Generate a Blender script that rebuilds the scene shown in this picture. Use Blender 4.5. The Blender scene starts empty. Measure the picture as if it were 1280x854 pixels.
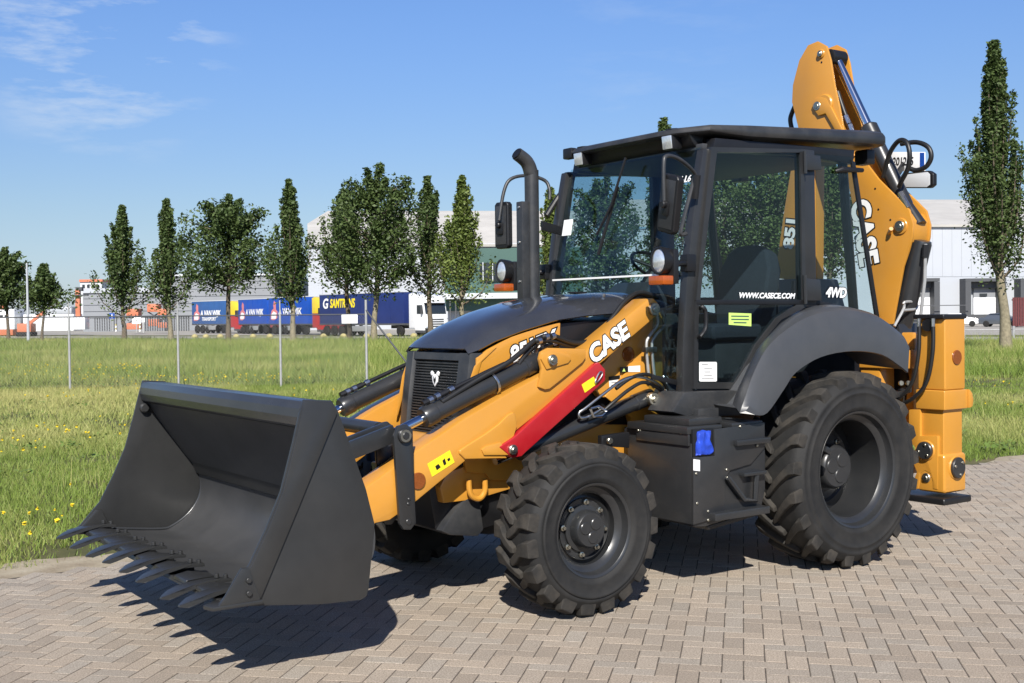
import bpy, bmesh, math, random
import numpy as np
from mathutils import Vector, Matrix

random.seed(7)
rng = np.random.default_rng(7)
PI = math.pi
scene = bpy.context.scene
col = scene.collection

# ------------------------------------------------------------------ camera, sky, sun, exposure
CAM = Vector((6.393, 6.2559, 1.7147))
YAW, PITCH, ROLL, FPX = -2.1837, -0.0218, -0.0117, 1468.51
_cy, _sy, _cp, _sp = math.cos(YAW), math.sin(YAW), math.cos(PITCH), math.sin(PITCH)
FW = Vector((_cy*_cp, _sy*_cp, _sp)); _R = Vector((_sy, -_cy, 0)); _U = _R.cross(FW)
RT = _R*math.cos(ROLL) + _U*math.sin(ROLL)
UP = -_R*math.sin(ROLL) + _U*math.cos(ROLL)
cam = bpy.data.cameras.new('camera'); cam_o = bpy.data.objects.new('camera', cam); col.objects.link(cam_o)
cam.sensor_width = 36; cam.lens = FPX/1280*36; cam.clip_end = 5000; cam.clip_start = .05
M = Matrix((RT, UP, -FW)).transposed().to_4x4(); M.translation = CAM
cam_o.matrix_world = M
scene.camera = cam_o

SUN_DIR = Vector((.7311, .988, 1.0)).normalized()
SUN_EL = math.asin(SUN_DIR.z); SUN_ROT = math.atan2(SUN_DIR.x, SUN_DIR.y)
world = bpy.data.worlds.new('World'); scene.world = world; world.use_nodes = True
wn, wl = world.node_tree.nodes, world.node_tree.links
wn.clear()
w_out = wn.new('ShaderNodeOutputWorld'); w_bg = wn.new('ShaderNodeBackground')
sky = wn.new('ShaderNodeTexSky'); sky.sky_type = 'NISHITA'; sky.sun_disc = False
sky.sun_elevation = SUN_EL; sky.sun_rotation = SUN_ROT
sky.air_density = 1.0; sky.dust_density = .35; sky.ozone_density = 1.6; sky.altitude = 0
w_bg.inputs['Strength'].default_value = .078
# faint high cloud wisps, fixed in the sky by direction
tc = wn.new('ShaderNodeTexCoord')
mp = wn.new('ShaderNodeMapping'); mp.inputs['Scale'].default_value = (11, 11, 46)
nz = wn.new('ShaderNodeTexNoise'); nz.inputs['Scale'].default_value = 1.0; nz.inputs['Detail'].default_value = 6; nz.inputs['Roughness'].default_value = .62
rp = wn.new('ShaderNodeValToRGB'); rp.color_ramp.elements[0].position = .50; rp.color_ramp.elements[1].position = .68
rp.color_ramp.elements[1].color = (.55, .55, .55, 1)
nz2 = wn.new('ShaderNodeTexNoise'); nz2.inputs['Scale'].default_value = 2.6; nz2.inputs['Detail'].default_value = 2
rp2 = wn.new('ShaderNodeValToRGB'); rp2.color_ramp.elements[0].position = .47; rp2.color_ramp.elements[1].position = .62
mul = wn.new('ShaderNodeMath'); mul.operation = 'MULTIPLY'
mixc = wn.new('ShaderNodeMixRGB'); mixc.inputs['Color2'].default_value = (6.2, 6.9, 7.8, 1)
tint = wn.new('ShaderNodeMixRGB'); tint.blend_type = 'MULTIPLY'; tint.inputs['Fac'].default_value = 1; 
# colour balance of the photo's sky: slightly deeper towards the horizon haze, clear blue above
sep = wn.new('ShaderNodeSeparateXYZ'); el = wn.new('ShaderNodeMapRange'); el.interpolation_type = 'SMOOTHSTEP'
el.inputs['From Min'].default_value = .04; el.inputs['From Max'].default_value = .30
bal = wn.new('ShaderNodeMixRGB'); bal.inputs['Color1'].default_value = (.65, .705, .83, 1); bal.inputs['Color2'].default_value = (.715, .91, 1.25, 1)
wl.new(tc.outputs['Generated'], sep.inputs[0]); wl.new(sep.outputs['Z'], el.inputs['Value']); wl.new(el.outputs['Result'], bal.inputs['Fac']); 
el2 = wn.new('ShaderNodeMapRange'); el2.interpolation_type = 'SMOOTHSTEP'; el2.inputs['From Min'].default_value = .26; el2.inputs['From Max'].default_value = .72
bal2 = wn.new('ShaderNodeMixRGB'); bal2.inputs['Color2'].default_value = (.40, .52, .84, 1)
wl.new(sep.outputs['Z'], el2.inputs['Value']); wl.new(el2.outputs['Result'], bal2.inputs['Fac']); lo = wn.new('ShaderNodeMapRange'); lo.interpolation_type = 'SMOOTHSTEP'; lo.inputs['From Min'].default_value = -.01; lo.inputs['From Max'].default_value = .10
bal0 = wn.new('ShaderNodeMixRGB'); bal0.inputs['Color1'].default_value = (.57, .67, .98, 1)
wl.new(sep.outputs['Z'], lo.inputs['Value']); wl.new(lo.outputs['Result'], bal0.inputs['Fac']); wl.new(bal.outputs['Color'], bal0.inputs['Color2']); wl.new(bal0.outputs['Color'], bal2.inputs['Color1']); wl.new(bal2.outputs['Color'], tint.inputs['Color2'])
wl.new(tc.outputs['Generated'], mp.inputs['Vector']); wl.new(mp.outputs['Vector'], nz.inputs['Vector'])
wl.new(tc.outputs['Generated'], nz2.inputs['Vector']); wl.new(nz2.outputs['Fac'], rp2.inputs['Fac'])
wl.new(nz.outputs['Fac'], rp.inputs['Fac'])
# a thin bank of wisps upper left, scattered ones elsewhere
cdir = (FW + RT*((120-640)/FPX) - UP*((30-427)/FPX)).normalized()
dt = wn.new('ShaderNodeVectorMath'); dt.operation = 'DOT_PRODUCT'; dt.inputs[1].default_value = cdir
bank = wn.new('ShaderNodeMapRange'); bank.interpolation_type = 'SMOOTHSTEP'; bank.inputs['From Min'].default_value = .9925; bank.inputs['From Max'].default_value = .9995
wl.new(tc.outputs['Generated'], dt.inputs[0]); wl.new(dt.outputs['Value'], bank.inputs['Value'])
mxm = wn.new('ShaderNodeMath'); mxm.operation = 'MAXIMUM'; sc_ = wn.new('ShaderNodeMath'); sc_.operation = 'MULTIPLY'; sc_.inputs[1].default_value = .25
wl.new(rp2.outputs['Color'], sc_.inputs[0]); wl.new(sc_.outputs[0], mxm.inputs[0]); wl.new(bank.outputs['Result'], mxm.inputs[1])
wl.new(rp.outputs['Color'], mul.inputs[0]); wl.new(mxm.outputs[0], mul.inputs[1])
wl.new(sky.outputs['Color'], tint.inputs['Color1'])
wl.new(mul.outputs[0], mixc.inputs['Fac']); wl.new(tint.outputs['Color'], mixc.inputs['Color1'])
wl.new(mixc.outputs['Color'], w_bg.inputs['Color']); wl.new(w_bg.outputs['Background'], w_out.inputs['Surface'])

sun = bpy.data.lights.new('sun', 'SUN'); sun.energy = 5.0; sun.angle = math.radians(.53); sun.color = (1, .955, .88)
sun_o = bpy.data.objects.new('sun', sun); col.objects.link(sun_o)
sun_o.rotation_euler = SUN_DIR.to_track_quat('Z', 'Y').to_euler()
scene.view_settings.view_transform = 'Standard'; scene.view_settings.look = 'None'
scene.view_settings.exposure = .55; scene.view_settings.gamma = 1
scene.render.engine = 'CYCLES'; scene.cycles.max_bounces = 8; scene.cycles.diffuse_bounces = 2; scene.cycles.transparent_max_bounces = 16

# ------------------------------------------------------------------ survey helpers: sight lines measured in the photo (1280 px wide)
def ray(u, v): return FW + RT*((u-640)/FPX) - UP*((v-427)/FPX)
def B(u, v, ax, val):
    r = ray(u, v); i = 'xyz'.index(ax); return CAM + r*((val-CAM[i])/r[i])
def BX(pts, y):            # pixels on a plane y=const -> (x,z)
    o = []
    for u, v in pts:
        p = B(u, v, 'y', y); o.append((p.x, p.z))
    return o
def HOR(u): return 395.03 - .0117*(u-640)
def G(u, D, z=0):          # ground point seen in column u at depth D
    p = CAM + ray(u, HOR(u))*D; return Vector((p.x, p.y, z))
def HZ(u, v, D): return CAM.z + (HOR(u)-v)*D/FPX

# ------------------------------------------------------------------ materials
def mat(name, base, rough=.5, metal=0., coat=0., var=.08, vs=6., bump=0., bs=150., dust=0., dcol=(.33, .27, .2), ds=3., spec=.5, attr=None, coords='Object', trans=0, mix2=None):
    m = bpy.data.materials.new(name); m.use_nodes = True
    n, l = m.node_tree.nodes, m.node_tree.links
    p = n['Principled BSDF']
    p.inputs['Roughness'].default_value = rough; p.inputs['Metallic'].default_value = metal
    p.inputs['Coat Weight'].default_value = coat; p.inputs['Coat Roughness'].default_value = .08
    p.inputs['Specular IOR Level'].default_value = spec
    tc = n.new('ShaderNodeTexCoord'); geo = n.new('ShaderNodeNewGeometry')
    co = geo.outputs['Position'] if coords == 'World' else tc.outputs['Object']
    nz = n.new('ShaderNodeTexNoise'); nz.inputs['Scale'].default_value = vs; nz.inputs['Detail'].default_value = 6; nz.inputs['Roughness'].default_value = .6
    l.new(co, nz.inputs['Vector'])
    r = n.new('ShaderNodeValToRGB'); r.color_ramp.elements[0].position = .3; r.color_ramp.elements[1].position = .7
    a = [max(0, c*(1-var)) for c in base]; b = [min(1, c*(1+var)) for c in base]
    if mix2: b = mix2
    r.color_ramp.elements[0].color = (*a, 1); r.color_ramp.elements[1].color = (*b, 1)
    l.new(nz.outputs['Fac'], r.inputs['Fac']); c = r.outputs['Color']
    if attr:
        at = n.new('ShaderNodeAttribute'); at.attribute_name = attr
        mx = n.new('ShaderNodeMixRGB'); mx.blend_type = 'MULTIPLY'; mx.inputs['Fac'].default_value = 1
        l.new(c, mx.inputs['Color1']); l.new(at.outputs['Color'], mx.inputs['Color2']); c = mx.outputs['Color']
    if dust:
        dn = n.new('ShaderNodeTexNoise'); dn.inputs['Scale'].default_value = ds; dn.inputs['Detail'].default_value = 8; dn.inputs['Roughness'].default_value = .7
        l.new(co, dn.inputs['Vector'])
        dr = n.new('ShaderNodeValToRGB'); dr.color_ramp.elements[0].position = .42; dr.color_ramp.elements[1].position = .75
        dr.color_ramp.elements[1].color = (dust, dust, dust, 1)
        l.new(dn.outputs['Fac'], dr.inputs['Fac'])
        mx = n.new('ShaderNodeMixRGB'); mx.inputs['Color2'].default_value = (*dcol, 1)
        l.new(dr.outputs['Color'], mx.inputs['Fac']); l.new(c, mx.inputs['Color1']); c = mx.outputs['Color']
        ra = n.new('ShaderNodeMapRange'); ra.inputs['To Min'].default_value = rough; ra.inputs['To Max'].default_value = min(1, rough+.35)
        l.new(dr.outputs['Color'], ra.inputs['Value']); l.new(ra.outputs['Result'], p.inputs['Roughness'])
    l.new(c, p.inputs['Base Color'])
    if bump:
        bn = n.new('ShaderNodeTexNoise'); bn.inputs['Scale'].default_value = bs; bn.inputs['Detail'].default_value = 4
        l.new(co, bn.inputs['Vector'])
        bp = n.new('ShaderNodeBump'); bp.inputs['Strength'].default_value = bump; bp.inputs['Distance'].default_value = .01
        l.new(bn.outputs['Fac'], bp.inputs['Height']); l.new(bp.outputs['Normal'], p.inputs['Normal'])
    if trans:
        p.inputs['Transmission Weight'].default_value = trans
    return m

def glass_mat(name, tint=(.5, .6, .58), rough=0.0, ior=1.5):
    m = bpy.data.materials.new(name); m.use_nodes = True
    n, l = m.node_tree.nodes, m.node_tree.links; n.clear()
    o = n.new('ShaderNodeOutputMaterial'); mx = n.new('ShaderNodeMixShader')
    t = n.new('ShaderNodeBsdfTransparent'); t.inputs['Color'].default_value = (*tint, 1)
    g = n.new('ShaderNodeBsdfGlossy'); g.inputs['Roughness'].default_value = rough
    lw = n.new('ShaderNodeLayerWeight'); pw = n.new('ShaderNodeMath'); pw.operation = 'POWER'; pw.inputs[1].default_value = 5
    f = n.new('ShaderNodeMapRange'); f.inputs['To Min'].default_value = .035; f.inputs['To Max'].default_value = 1
    l.new(lw.outputs['Facing'], pw.inputs[0]); l.new(pw.outputs[0], f.inputs['Value'])
    l.new(f.outputs['Result'], mx.inputs['Fac']); l.new(t.outputs[0], mx.inputs[1]); l.new(g.outputs[0], mx.inputs[2]); l.new(mx.outputs[0], o.inputs['Surface'])
    return m

def leaf_mat(name, c0, c1):
    m = bpy.data.materials.new(name); m.use_nodes = True
    n, l = m.node_tree.nodes, m.node_tree.links; n.clear()
    o = n.new('ShaderNodeOutputMaterial'); mx = n.new('ShaderNodeMixShader'); mx.inputs['Fac'].default_value = .25
    d = n.new('ShaderNodeBsdfPrincipled'); d.inputs['Roughness'].default_value = .55; d.inputs['Specular IOR Level'].default_value = .3
    t = n.new('ShaderNodeBsdfTranslucent')
    at = n.new('ShaderNodeAttribute'); at.attribute_name = 'tint'
    c = n.new('ShaderNodeMixRGB'); c.inputs['Color1'].default_value = (*c0, 1); c.inputs['Color2'].default_value = (*c1, 1)
    l.new(at.outputs['Fac'], c.inputs['Fac']); l.new(c.outputs['Color'], d.inputs['Base Color']); l.new(c.outputs['Color'], t.inputs['Color'])
    l.new(d.outputs[0], mx.inputs[1]); l.new(t.outputs[0], mx.inputs[2]); l.new(mx.outputs[0], o.inputs['Surface'])
    return m

MT = {}
MT['yellow'] = mat('tan_yellow_paint', (.53, .240, .031), .30, coat=.3, var=.05, vs=2, bump=.015, bs=40, dust=.10, dcol=(.4, .3, .16), ds=2.2)
MT['grey'] = mat('charcoal_paint', (.021, .022, .0235), .34, coat=.15, var=.12, vs=3, bump=.02, bs=60, dust=.12, dcol=(.11, .10, .09), ds=2.5)
MT['bucket'] = mat('bucket_grey_paint', (.0245, .025, .0255), .33, var=.10, vs=2.5, bump=.03, bs=30, dust=.10, dcol=(.12, .115, .105), ds=1.7)
MT['shell'] = mat('bucket_inner_paint_lit', (.044, .045, .047), .34, var=.12, vs=3, bump=.015, bs=80, dust=.22, dcol=(.11, .105, .10), ds=2.5)  # bucket paint lightened to give the floor its sun and sky sheen
MT['rail'] = mat('bucket_paint_sky_tinted', (.030, .032, .036), .24, var=.08, vs=3, bump=.02, bs=30, dust=.08, dcol=(.12, .115, .11), ds=4)  # bucket paint made lighter and bluer to carry the sky's reflection
MT['bonnet'] = mat('bonnet_grey_paint', (.030, .032, .038), .20, coat=1.0, var=.05, vs=3, dust=.06, dcol=(.2, .19, .17), ds=3)
MT['plastic'] = mat('matt_grey_plastic', (.027, .0285, .031), .40, var=.1, vs=8, bump=.06, bs=400, dust=.15, dcol=(.2, .18, .15), ds=4)
MT['fender'] = mat('fender_plastic', (.050, .053, .058), .38, var=.08, vs=5, bump=.03, bs=300, dust=.12, dcol=(.14, .13, .12), ds=3)
MT['black'] = mat('black_plastic', (.009, .009, .010), .42, var=.2, bump=.04, bs=300)
MT['interior'] = mat('dark_interior_trim', (.035, .037, .042), .6, var=.2, bump=.05, bs=200)
MT['rubber'] = mat('tyre_rubber', (.015, .015, .015), .70, var=.2, vs=5, bump=.12, bs=90, dust=.4, dcol=(.042, .038, .033), ds=5, spec=.35)
MT['tread'] = mat('dusty_tread_rubber', (.022, .021, .0195), .78, var=.25, vs=9, bump=.15, bs=70, dust=.65, dcol=(.085, .073, .059), ds=6, spec=.3)
MT['hose'] = mat('hydraulic_hose_rubber', (.012, .012, .012), .45, var=.1)
MT['steel'] = mat('bright_steel', (.55, .55, .54), .28, 1, var=.1, vs=20)
MT['chrome'] = mat('chromed_rod', (.75, .76, .77), .1, 1, var=.03)
MT['zinc'] = mat('zinc_bolt', (.45, .43, .36), .35, 1, var=.15, vs=30)
MT['red'] = mat('red_paint', (.37, .008, .014), .32, coat=.4, var=.05, dust=.06)
MT['white'] = mat('white_decal', (.82, .82, .81), .4, var=.02)
MT['inkblack'] = mat('black_decal', (.008, .008, .008), .4, var=.0)
MT['sticker_yellow'] = mat('yellow_sticker', (.85, .68, .02), .4, var=.03)
MT['sticker_green'] = mat('lime_sticker', (.55, .75, .18), .4, var=.03)
MT['amber'] = mat('amber_lens', (.36, .075, .008), .15, coat=.8, var=.1, vs=60)
MT['reflector'] = mat('amber_reflector', (.20, .055, .010), .2, coat=.6, var=.2, vs=120)
MT['lens'] = mat('lamp_lens', (.75, .78, .8), .08, .6, coat=1, var=.15, vs=50)
MT['glass'] = glass_mat('tinted_cab_glass', (.74, .82, .835))
MT['screen'] = glass_mat('windscreen_glass', (.78, .855, .87))
MT['bluebag'] = mat('blue_fabric', (.012, .05, .42), .6, var=.3, vs=20, bump=.3, bs=30)
MT['seat'] = mat('seat_cloth', (.022, .026, .036), .9, var=.2, vs=40, bump=.1)
MT['blue'] = mat('blue_print', (.01, .07, .35), .4)
MT['dirt'] = mat('caked_clay', (.22, .185, .14), .95, var=.4, vs=14, bump=.5, bs=25)
# setting
def ramp_mat(name, stops, scale, rough=.9, bump=.3, bs=60, detail=10, second=None):
    m = bpy.data.materials.new(name); m.use_nodes = True
    n, l = m.node_tree.nodes, m.node_tree.links; p = n['Principled BSDF']; p.inputs['Roughness'].default_value = rough; p.inputs['Specular IOR Level'].default_value = .25
    g = n.new('ShaderNodeNewGeometry'); z = n.new('ShaderNodeTexNoise'); z.inputs['Scale'].default_value = scale; z.inputs['Detail'].default_value = detail; z.inputs['Roughness'].default_value = .65
    l.new(g.outputs['Position'], z.inputs['Vector'])
    r = n.new('ShaderNodeValToRGB'); e = r.color_ramp.elements
    e[0].position, e[0].color = stops[0][0], (*stops[0][1], 1); e[1].position, e[1].color = stops[-1][0], (*stops[-1][1], 1)
    for s in stops[1:-1]:
        q = e.new(s[0]); q.color = (*s[1], 1)
    l.new(z.outputs['Fac'], r.inputs['Fac']); l.new(r.outputs['Color'], p.inputs['Base Color'])
    b = n.new('ShaderNodeTexNoise'); b.inputs['Scale'].default_value = bs; b.inputs['Detail'].default_value = 6
    l.new(g.outputs['Position'], b.inputs['Vector'])
    bb = n.new('ShaderNodeBump'); bb.inputs['Strength'].default_value = bump; bb.inputs['Distance'].default_value = .02
    l.new(b.outputs['Fac'], bb.inputs['Height']); l.new(bb.outputs['Normal'], p.inputs['Normal'])
    return m
MT['soil'] = ramp_mat('meadow_soil', [(.3, (.045, .052, .018)), (.5, (.085, .085, .032)), (.7, (.16, .135, .07))], .8, bs=25)
MT['verge'] = ramp_mat('green_verge', [(.3, (.06, .075, .02)), (.5, (.12, .13, .04)), (.7, (.2, .18, .08))], .8, bs=25)
MT['sand'] = ramp_mat('sandy_verge', [(.3, (.21, .165, .11)), (.5, (.33, .28, .2)), (.72, (.42, .37, .28))], 3, bs=50, bump=.5)
MT['joint'] = ramp_mat('joint_sand', [(.3, (.06, .05, .04)), (.7, (.15, .125, .10))], 20)
MT['far_paving'] = ramp_mat('distant_paving', [(.3, (.25, .21, .18)), (.7, (.34, .29, .25))], 4)
MT['road'] = ramp_mat('pale_road', [(.3, (.27, .25, .22)), (.7, (.38, .36, .32))], 1.2)
MT['brick'] = mat('concrete_paver', (.355, .302, .242), .88, var=.55, vs=130, bump=.6, bs=260, attr='tint', coords='World', spec=.3, dust=.35, dcol=(.235, .19, .15), ds=1.1)
# speckle for pavers
MT['cladwhite'] = mat('white_cladding', (.40, .42, .45), .5, var=.03, vs=.2)
MT['roofcream'] = mat('cream_roof', (.47, .45, .41), .6, var=.12, vs=.25)
MT['cladgrey'] = mat('grey_cladding', (.225, .235, .25), .5, var=.05, vs=.2)
MT['cladlight'] = mat('light_grey_cladding', (.52, .54, .56), .5, var=.04, vs=.2)
MT['green'] = mat('dark_green_cladding', (.045, .10, .082), .5, var=.06, vs=.3)
MT['darkgrey'] = mat('dark_grey_steel', (.06, .063, .068), .6, var=.1)
MT['window'] = mat('dark_window', (.02, .025, .03), .08, var=.1, spec=.8)
MT['tblue'] = mat('blue_tarpaulin', (.008, .065, .36), .45, var=.12, vs=.8, bump=.1, bs=2)
MT['tblue_faded'] = mat('faded_blue_tarpaulin', (.03, .095, .26), .5, var=.12, vs=.8, bump=.1, bs=2)
MT['tnavy'] = mat('navy_tarpaulin', (.014, .028, .13), .45, var=.12, vs=.8, bump=.1, bs=2)
MT['pink'] = mat('pink_print', (.6, .2, .2), .5)
MT['truckwhite'] = mat('white_truck_paint', (.78, .79, .8), .3, coat=.4, var=.02)
MT['truckred'] = mat('red_truck_paint', (.42, .014, .02), .35, coat=.3, var=.05)
MT['truckyellow'] = mat('yellow_truck_paint', (.8, .58, .03), .35, coat=.3, var=.05)
MT['orange'] = mat('orange_machine_paint', (.52, .17, .09), .45, var=.1)
MT['wire'] = mat('weathered_fence_steel', (.36, .36, .35), .6, .3, var=.12, vs=12)
MT['galv'] = mat('galvanised_steel', (.42, .42, .41), .5, .5, var=.12, vs=12)
MT['bark'] = mat('bark', (.12, .095, .065), .9, var=.35, vs=12, bump=.6, bs=30)
MT['barklight'] = mat('pale_bark', (.22, .19, .125), .9, var=.3, vs=9, bump=.5, bs=30)
MT['carwhite'] = mat('white_car_paint', (.8, .8, .8), .25, coat=.7, var=.02)
MT['cargrey'] = mat('grey_car_paint', (.10, .11, .125), .25, .3, coat=.7, var=.04)
MT['leaf_dark'] = leaf_mat('dark_leaf', (.032, .062, .017), (.115, .160, .050))
MT['weed'] = leaf_mat('weed_leaf', (.12, .19, .04), (.24, .31, .09))
MT['leaf_mid'] = leaf_mat('mid_leaf', (.040, .074, .020), (.13, .18, .056))
MT['leaf_light'] = leaf_mat('light_leaf', (.062, .105, .022), (.19, .235, .056))
MT['grass'] = leaf_mat('grass_blade', (.18, .255, .046), (.52, .48, .19))
MT['flower'] = mat('yellow_petals', (.85, .62, .02), .6, var=.1)
MT['redfence'] = mat('dark_red_fence', (.10, .02, .02), .6, var=.2)
MT['yblock'] = mat('yellow_concrete', (.36, .31, .14), .8, var=.15, vs=4)

# ------------------------------------------------------------------ object helpers
def tag(o, label=None, cat=None, group=None, kind=None):
    if label: o['label'] = label
    if cat: o['category'] = cat
    if group: o['group'] = group
    if kind: o['kind'] = kind
    return o
def thing(name, label, cat, loc=(0, 0, 0), rz=0, group=None):
    o = bpy.data.objects.new(name, None); col.objects.link(o); o.empty_display_size = .2
    o.location = loc; o.rotation_euler = (0, 0, rz)
    return tag(o, label, cat, group)
def link(name, me, parent=None):
    o = bpy.data.objects.new(name, me); col.objects.link(o)
    if parent: o.parent = parent
    return o
def fin(name, bm, m, parent=None, smooth=.6, recalc=True, attrs=None):
    if recalc: bmesh.ops.recalc_face_normals(bm, faces=bm.faces)
    me = bpy.data.meshes.new(name); bm.to_mesh(me); bm.free()
    ms = m if isinstance(m, (list, tuple)) else [m]
    for q in ms: me.materials.append(q)
    if smooth:
        me.polygons.foreach_set('use_smooth', [True]*len(me.polygons)); me.set_sharp_from_angle(angle=smooth)
    return link(name, me, parent)
def bevel(bm, w, ang=.5, seg=2):
    if w <= 0: return
    es = [e for e in bm.edges if len(e.link_faces) == 2 and e.calc_face_angle(0) > ang]
    bmesh.ops.bevel(bm, geom=es, offset=w, segments=seg, affect='EDGES', profile=.6, clamp_overlap=True)
def join(dst, src):
    me = bpy.data.meshes.new('tmp'); src.to_mesh(me); src.free(); dst.from_mesh(me); bpy.data.meshes.remove(me)
def xf(bm, mtx): bmesh.ops.transform(bm, matrix=mtx, verts=bm.verts); return bm
def box(p0, p1, bv=0, seg=2):
    bm = bmesh.new(); bmesh.ops.create_cube(bm, size=1)
    for v in bm.verts:
        v.co = Vector([p0[i]+(v.co[i]+.5)*(p1[i]-p0[i]) for i in range(3)])
    bevel(bm, bv, seg=seg); return bm
def prism(pts, a, b, axis='y', bv=0, seg=2):
    """polygon in the plane across axis, swept from a to b (y: pts=(x,z); x: pts=(y,z); z: pts=(x,y))"""
    def P(p, t): return {'y': (p[0], t, p[1]), 'x': (t, p[0], p[1]), 'z': (p[0], p[1], t)}[axis]
    bm = bmesh.new()
    A = [bm.verts.new(P(p, a)) for p in pts]; Bv = [bm.verts.new(P(p, b)) for p in pts]
    bm.faces.new(A); bm.faces.new(Bv[::-1]); n = len(pts)
    for i in range(n): bm.faces.new((A[i], Bv[i], Bv[(i+1) % n], A[(i+1) % n]))
    bmesh.ops.recalc_face_normals(bm, faces=bm.faces)
    bevel(bm, bv, seg=seg); return bm
def frame_of(d):
    d = d.normalized(); u = d.orthogonal().normalized()
    return u, d.cross(u)
def spline(pts, n=6):
    P = [Vector(p) for p in pts]; out = []
    if len(P) < 3: return P
    for i in range(len(P)-1):
        p0 = P[max(i-1, 0)]; p1 = P[i]; p2 = P[i+1]; p3 = P[min(i+2, len(P)-1)]
        for k in range(n):
            t = k/n
            out.append(.5*((2*p1)+(p2-p0)*t+(2*p0-5*p1+4*p2-p3)*t*t+(3*p1-p0-3*p2+p3)*t**3))
    out.append(P[-1]); return out
def tube(pts, r, seg=10, sm=0, caps=True):
    P = spline(pts, sm) if sm else [Vector(p) for p in pts]
    rr = r if isinstance(r, (list, tuple)) else [r]*len(P)
    if len(rr) != len(P): rr = [np.interp(i/(len(P)-1), np.linspace(0, 1, len(rr)), rr) for i in range(len(P))]
    bm = bmesh.new(); rings = []; u = None
    for i, p in enumerate(P):
        d = (P[min(i+1, len(P)-1)]-P[max(i-1, 0)]).normalized()
        if u is None: u = d.orthogonal().normalized()
        else: u = (u-d*u.dot(d)).normalized()
        w = d.cross(u)
        rings.append([bm.verts.new(p+(u*math.cos(2*PI*k/seg)+w*math.sin(2*PI*k/seg))*rr[i]) for k in range(seg)])
    for a, b in zip(rings, rings[1:]):
        for k in range(seg): bm.faces.new((a[k], a[(k+1) % seg], b[(k+1) % seg], b[k]))
    if caps: bm.faces.new(rings[0][::-1]); bm.faces.new(rings[-1])
    return bm
def lathe(prof, o=(0, 0, 0), d=(0, 1, 0), seg=32, caps=True):
    """prof: (radius, distance along d)"""
    o = Vector(o); d = Vector(d).normalized(); u, w = frame_of(d)
    bm = bmesh.new(); rings = []
    for r, t in prof:
        if r < 1e-6: rings.append([bm.verts.new(o+d*t)])
        else: rings.append([bm.verts.new(o+d*t+(u*math.cos(2*PI*k/seg)+w*math.sin(2*PI*k/seg))*r) for k in range(seg)])
    for a, b in zip(rings, rings[1:]):
        for k in range(seg):
            k2 = (k+1) % seg
            if len(a) == 1 and len(b) == 1: continue
            if len(a) == 1: bm.faces.new((a[0], b[k2], b[k]))
            elif len(b) == 1: bm.faces.new((a[k], a[k2], b[0]))
            else: bm.faces.new((a[k], a[k2], b[k2], b[k]))
    if caps:
        if len(rings[0]) > 1: bm.faces.new(rings[0][::-1])
        if len(rings[-1]) > 1: bm.faces.new(rings[-1])
    return bm
def disc_stack(o, d, r, t, bv=.006, seg=24):     # short bevelled cylinder
    return lathe([(0, 0), (r, 0), (r, t-bv), (r-bv, t), (0, t)], o, d, seg, caps=False)
def loft(rows, close=False):
    bm = bmesh.new(); R = [[bm.verts.new(p) for p in row] for row in rows]
    for a, b in zip(R, R[1:]):
        n = len(a)
        for k in range(n if close else n-1):
            bm.faces.new((a[k], a[(k+1) % n], b[(k+1) % n], b[k]))
    return bm
def solidify(bm, t):
    bmesh.ops.recalc_face_normals(bm, faces=bm.faces)
    bmesh.ops.solidify(bm, geom=bm.faces[:], thickness=t); return bm
def text(name, s, size, m, o, right, up, parent, off=0., shear=0., align='LEFT', lift=.002, outline=None, mo=None, spacing=1.0, xs=1.0):
    res = []
    for k, (oo, mm, lf) in enumerate(([(off+outline, mo, lift*.5)] if outline else []) + [(off, m, lift)]):
        cu = bpy.data.curves.new(name, 'FONT'); cu.body = s; cu.size = size; cu.offset = oo; cu.shear = shear
        cu.align_x = align; cu.align_y = 'CENTER'; cu.extrude = lift*.3; cu.space_character = spacing; cu.resolution_u = 4
        tmp = bpy.data.objects.new('tmp', cu); me = bpy.data.meshes.new_from_object(tmp)
        bpy.data.objects.remove(tmp); bpy.data.curves.remove(cu)
        r = Vector(right).normalized(); n = r.cross(Vector(up)).normalized(); u = n.cross(r)
        X = Matrix((r*xs, u, n)).transposed().to_4x4(); X.translation = Vector(o)+n*lf
        me.transform(X); me.name = name; me.materials.clear(); me.materials.append(mm)
        ob = link(name if k or not outline else name+'_outline', me, parent); res.append(ob)
    return res
def strut(a, b, w, t, updir=(0, 1, 0), bv=.004):     # flat bar between two points: w across, t along updir
    a, b = Vector(a), Vector(b); d = (b-a); L = d.length; d.normalize()
    n = Vector(updir); n = (n-d*n.dot(d)).normalized(); s = d.cross(n)
    bm = box((0, -w/2, -t/2), (L, w/2, t/2), bv)
    X = Matrix((d, s, n)).transposed().to_4x4(); X.translation = a
    return xf(bm, X)
MIR = Matrix.Scale(-1, 4, (0, 1, 0))
def mirror(bm): return xf(bm, MIR)
# ================================================================== THE MACHINE
RR, RF, LB = .6595, .4906, 2.199
YR, YF = 1.175, 1.088
backhoe = thing('backhoe_loader', 'big orange and charcoal backhoe loader with its grey front bucket lowered over the paving', 'backhoe loader')

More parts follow.
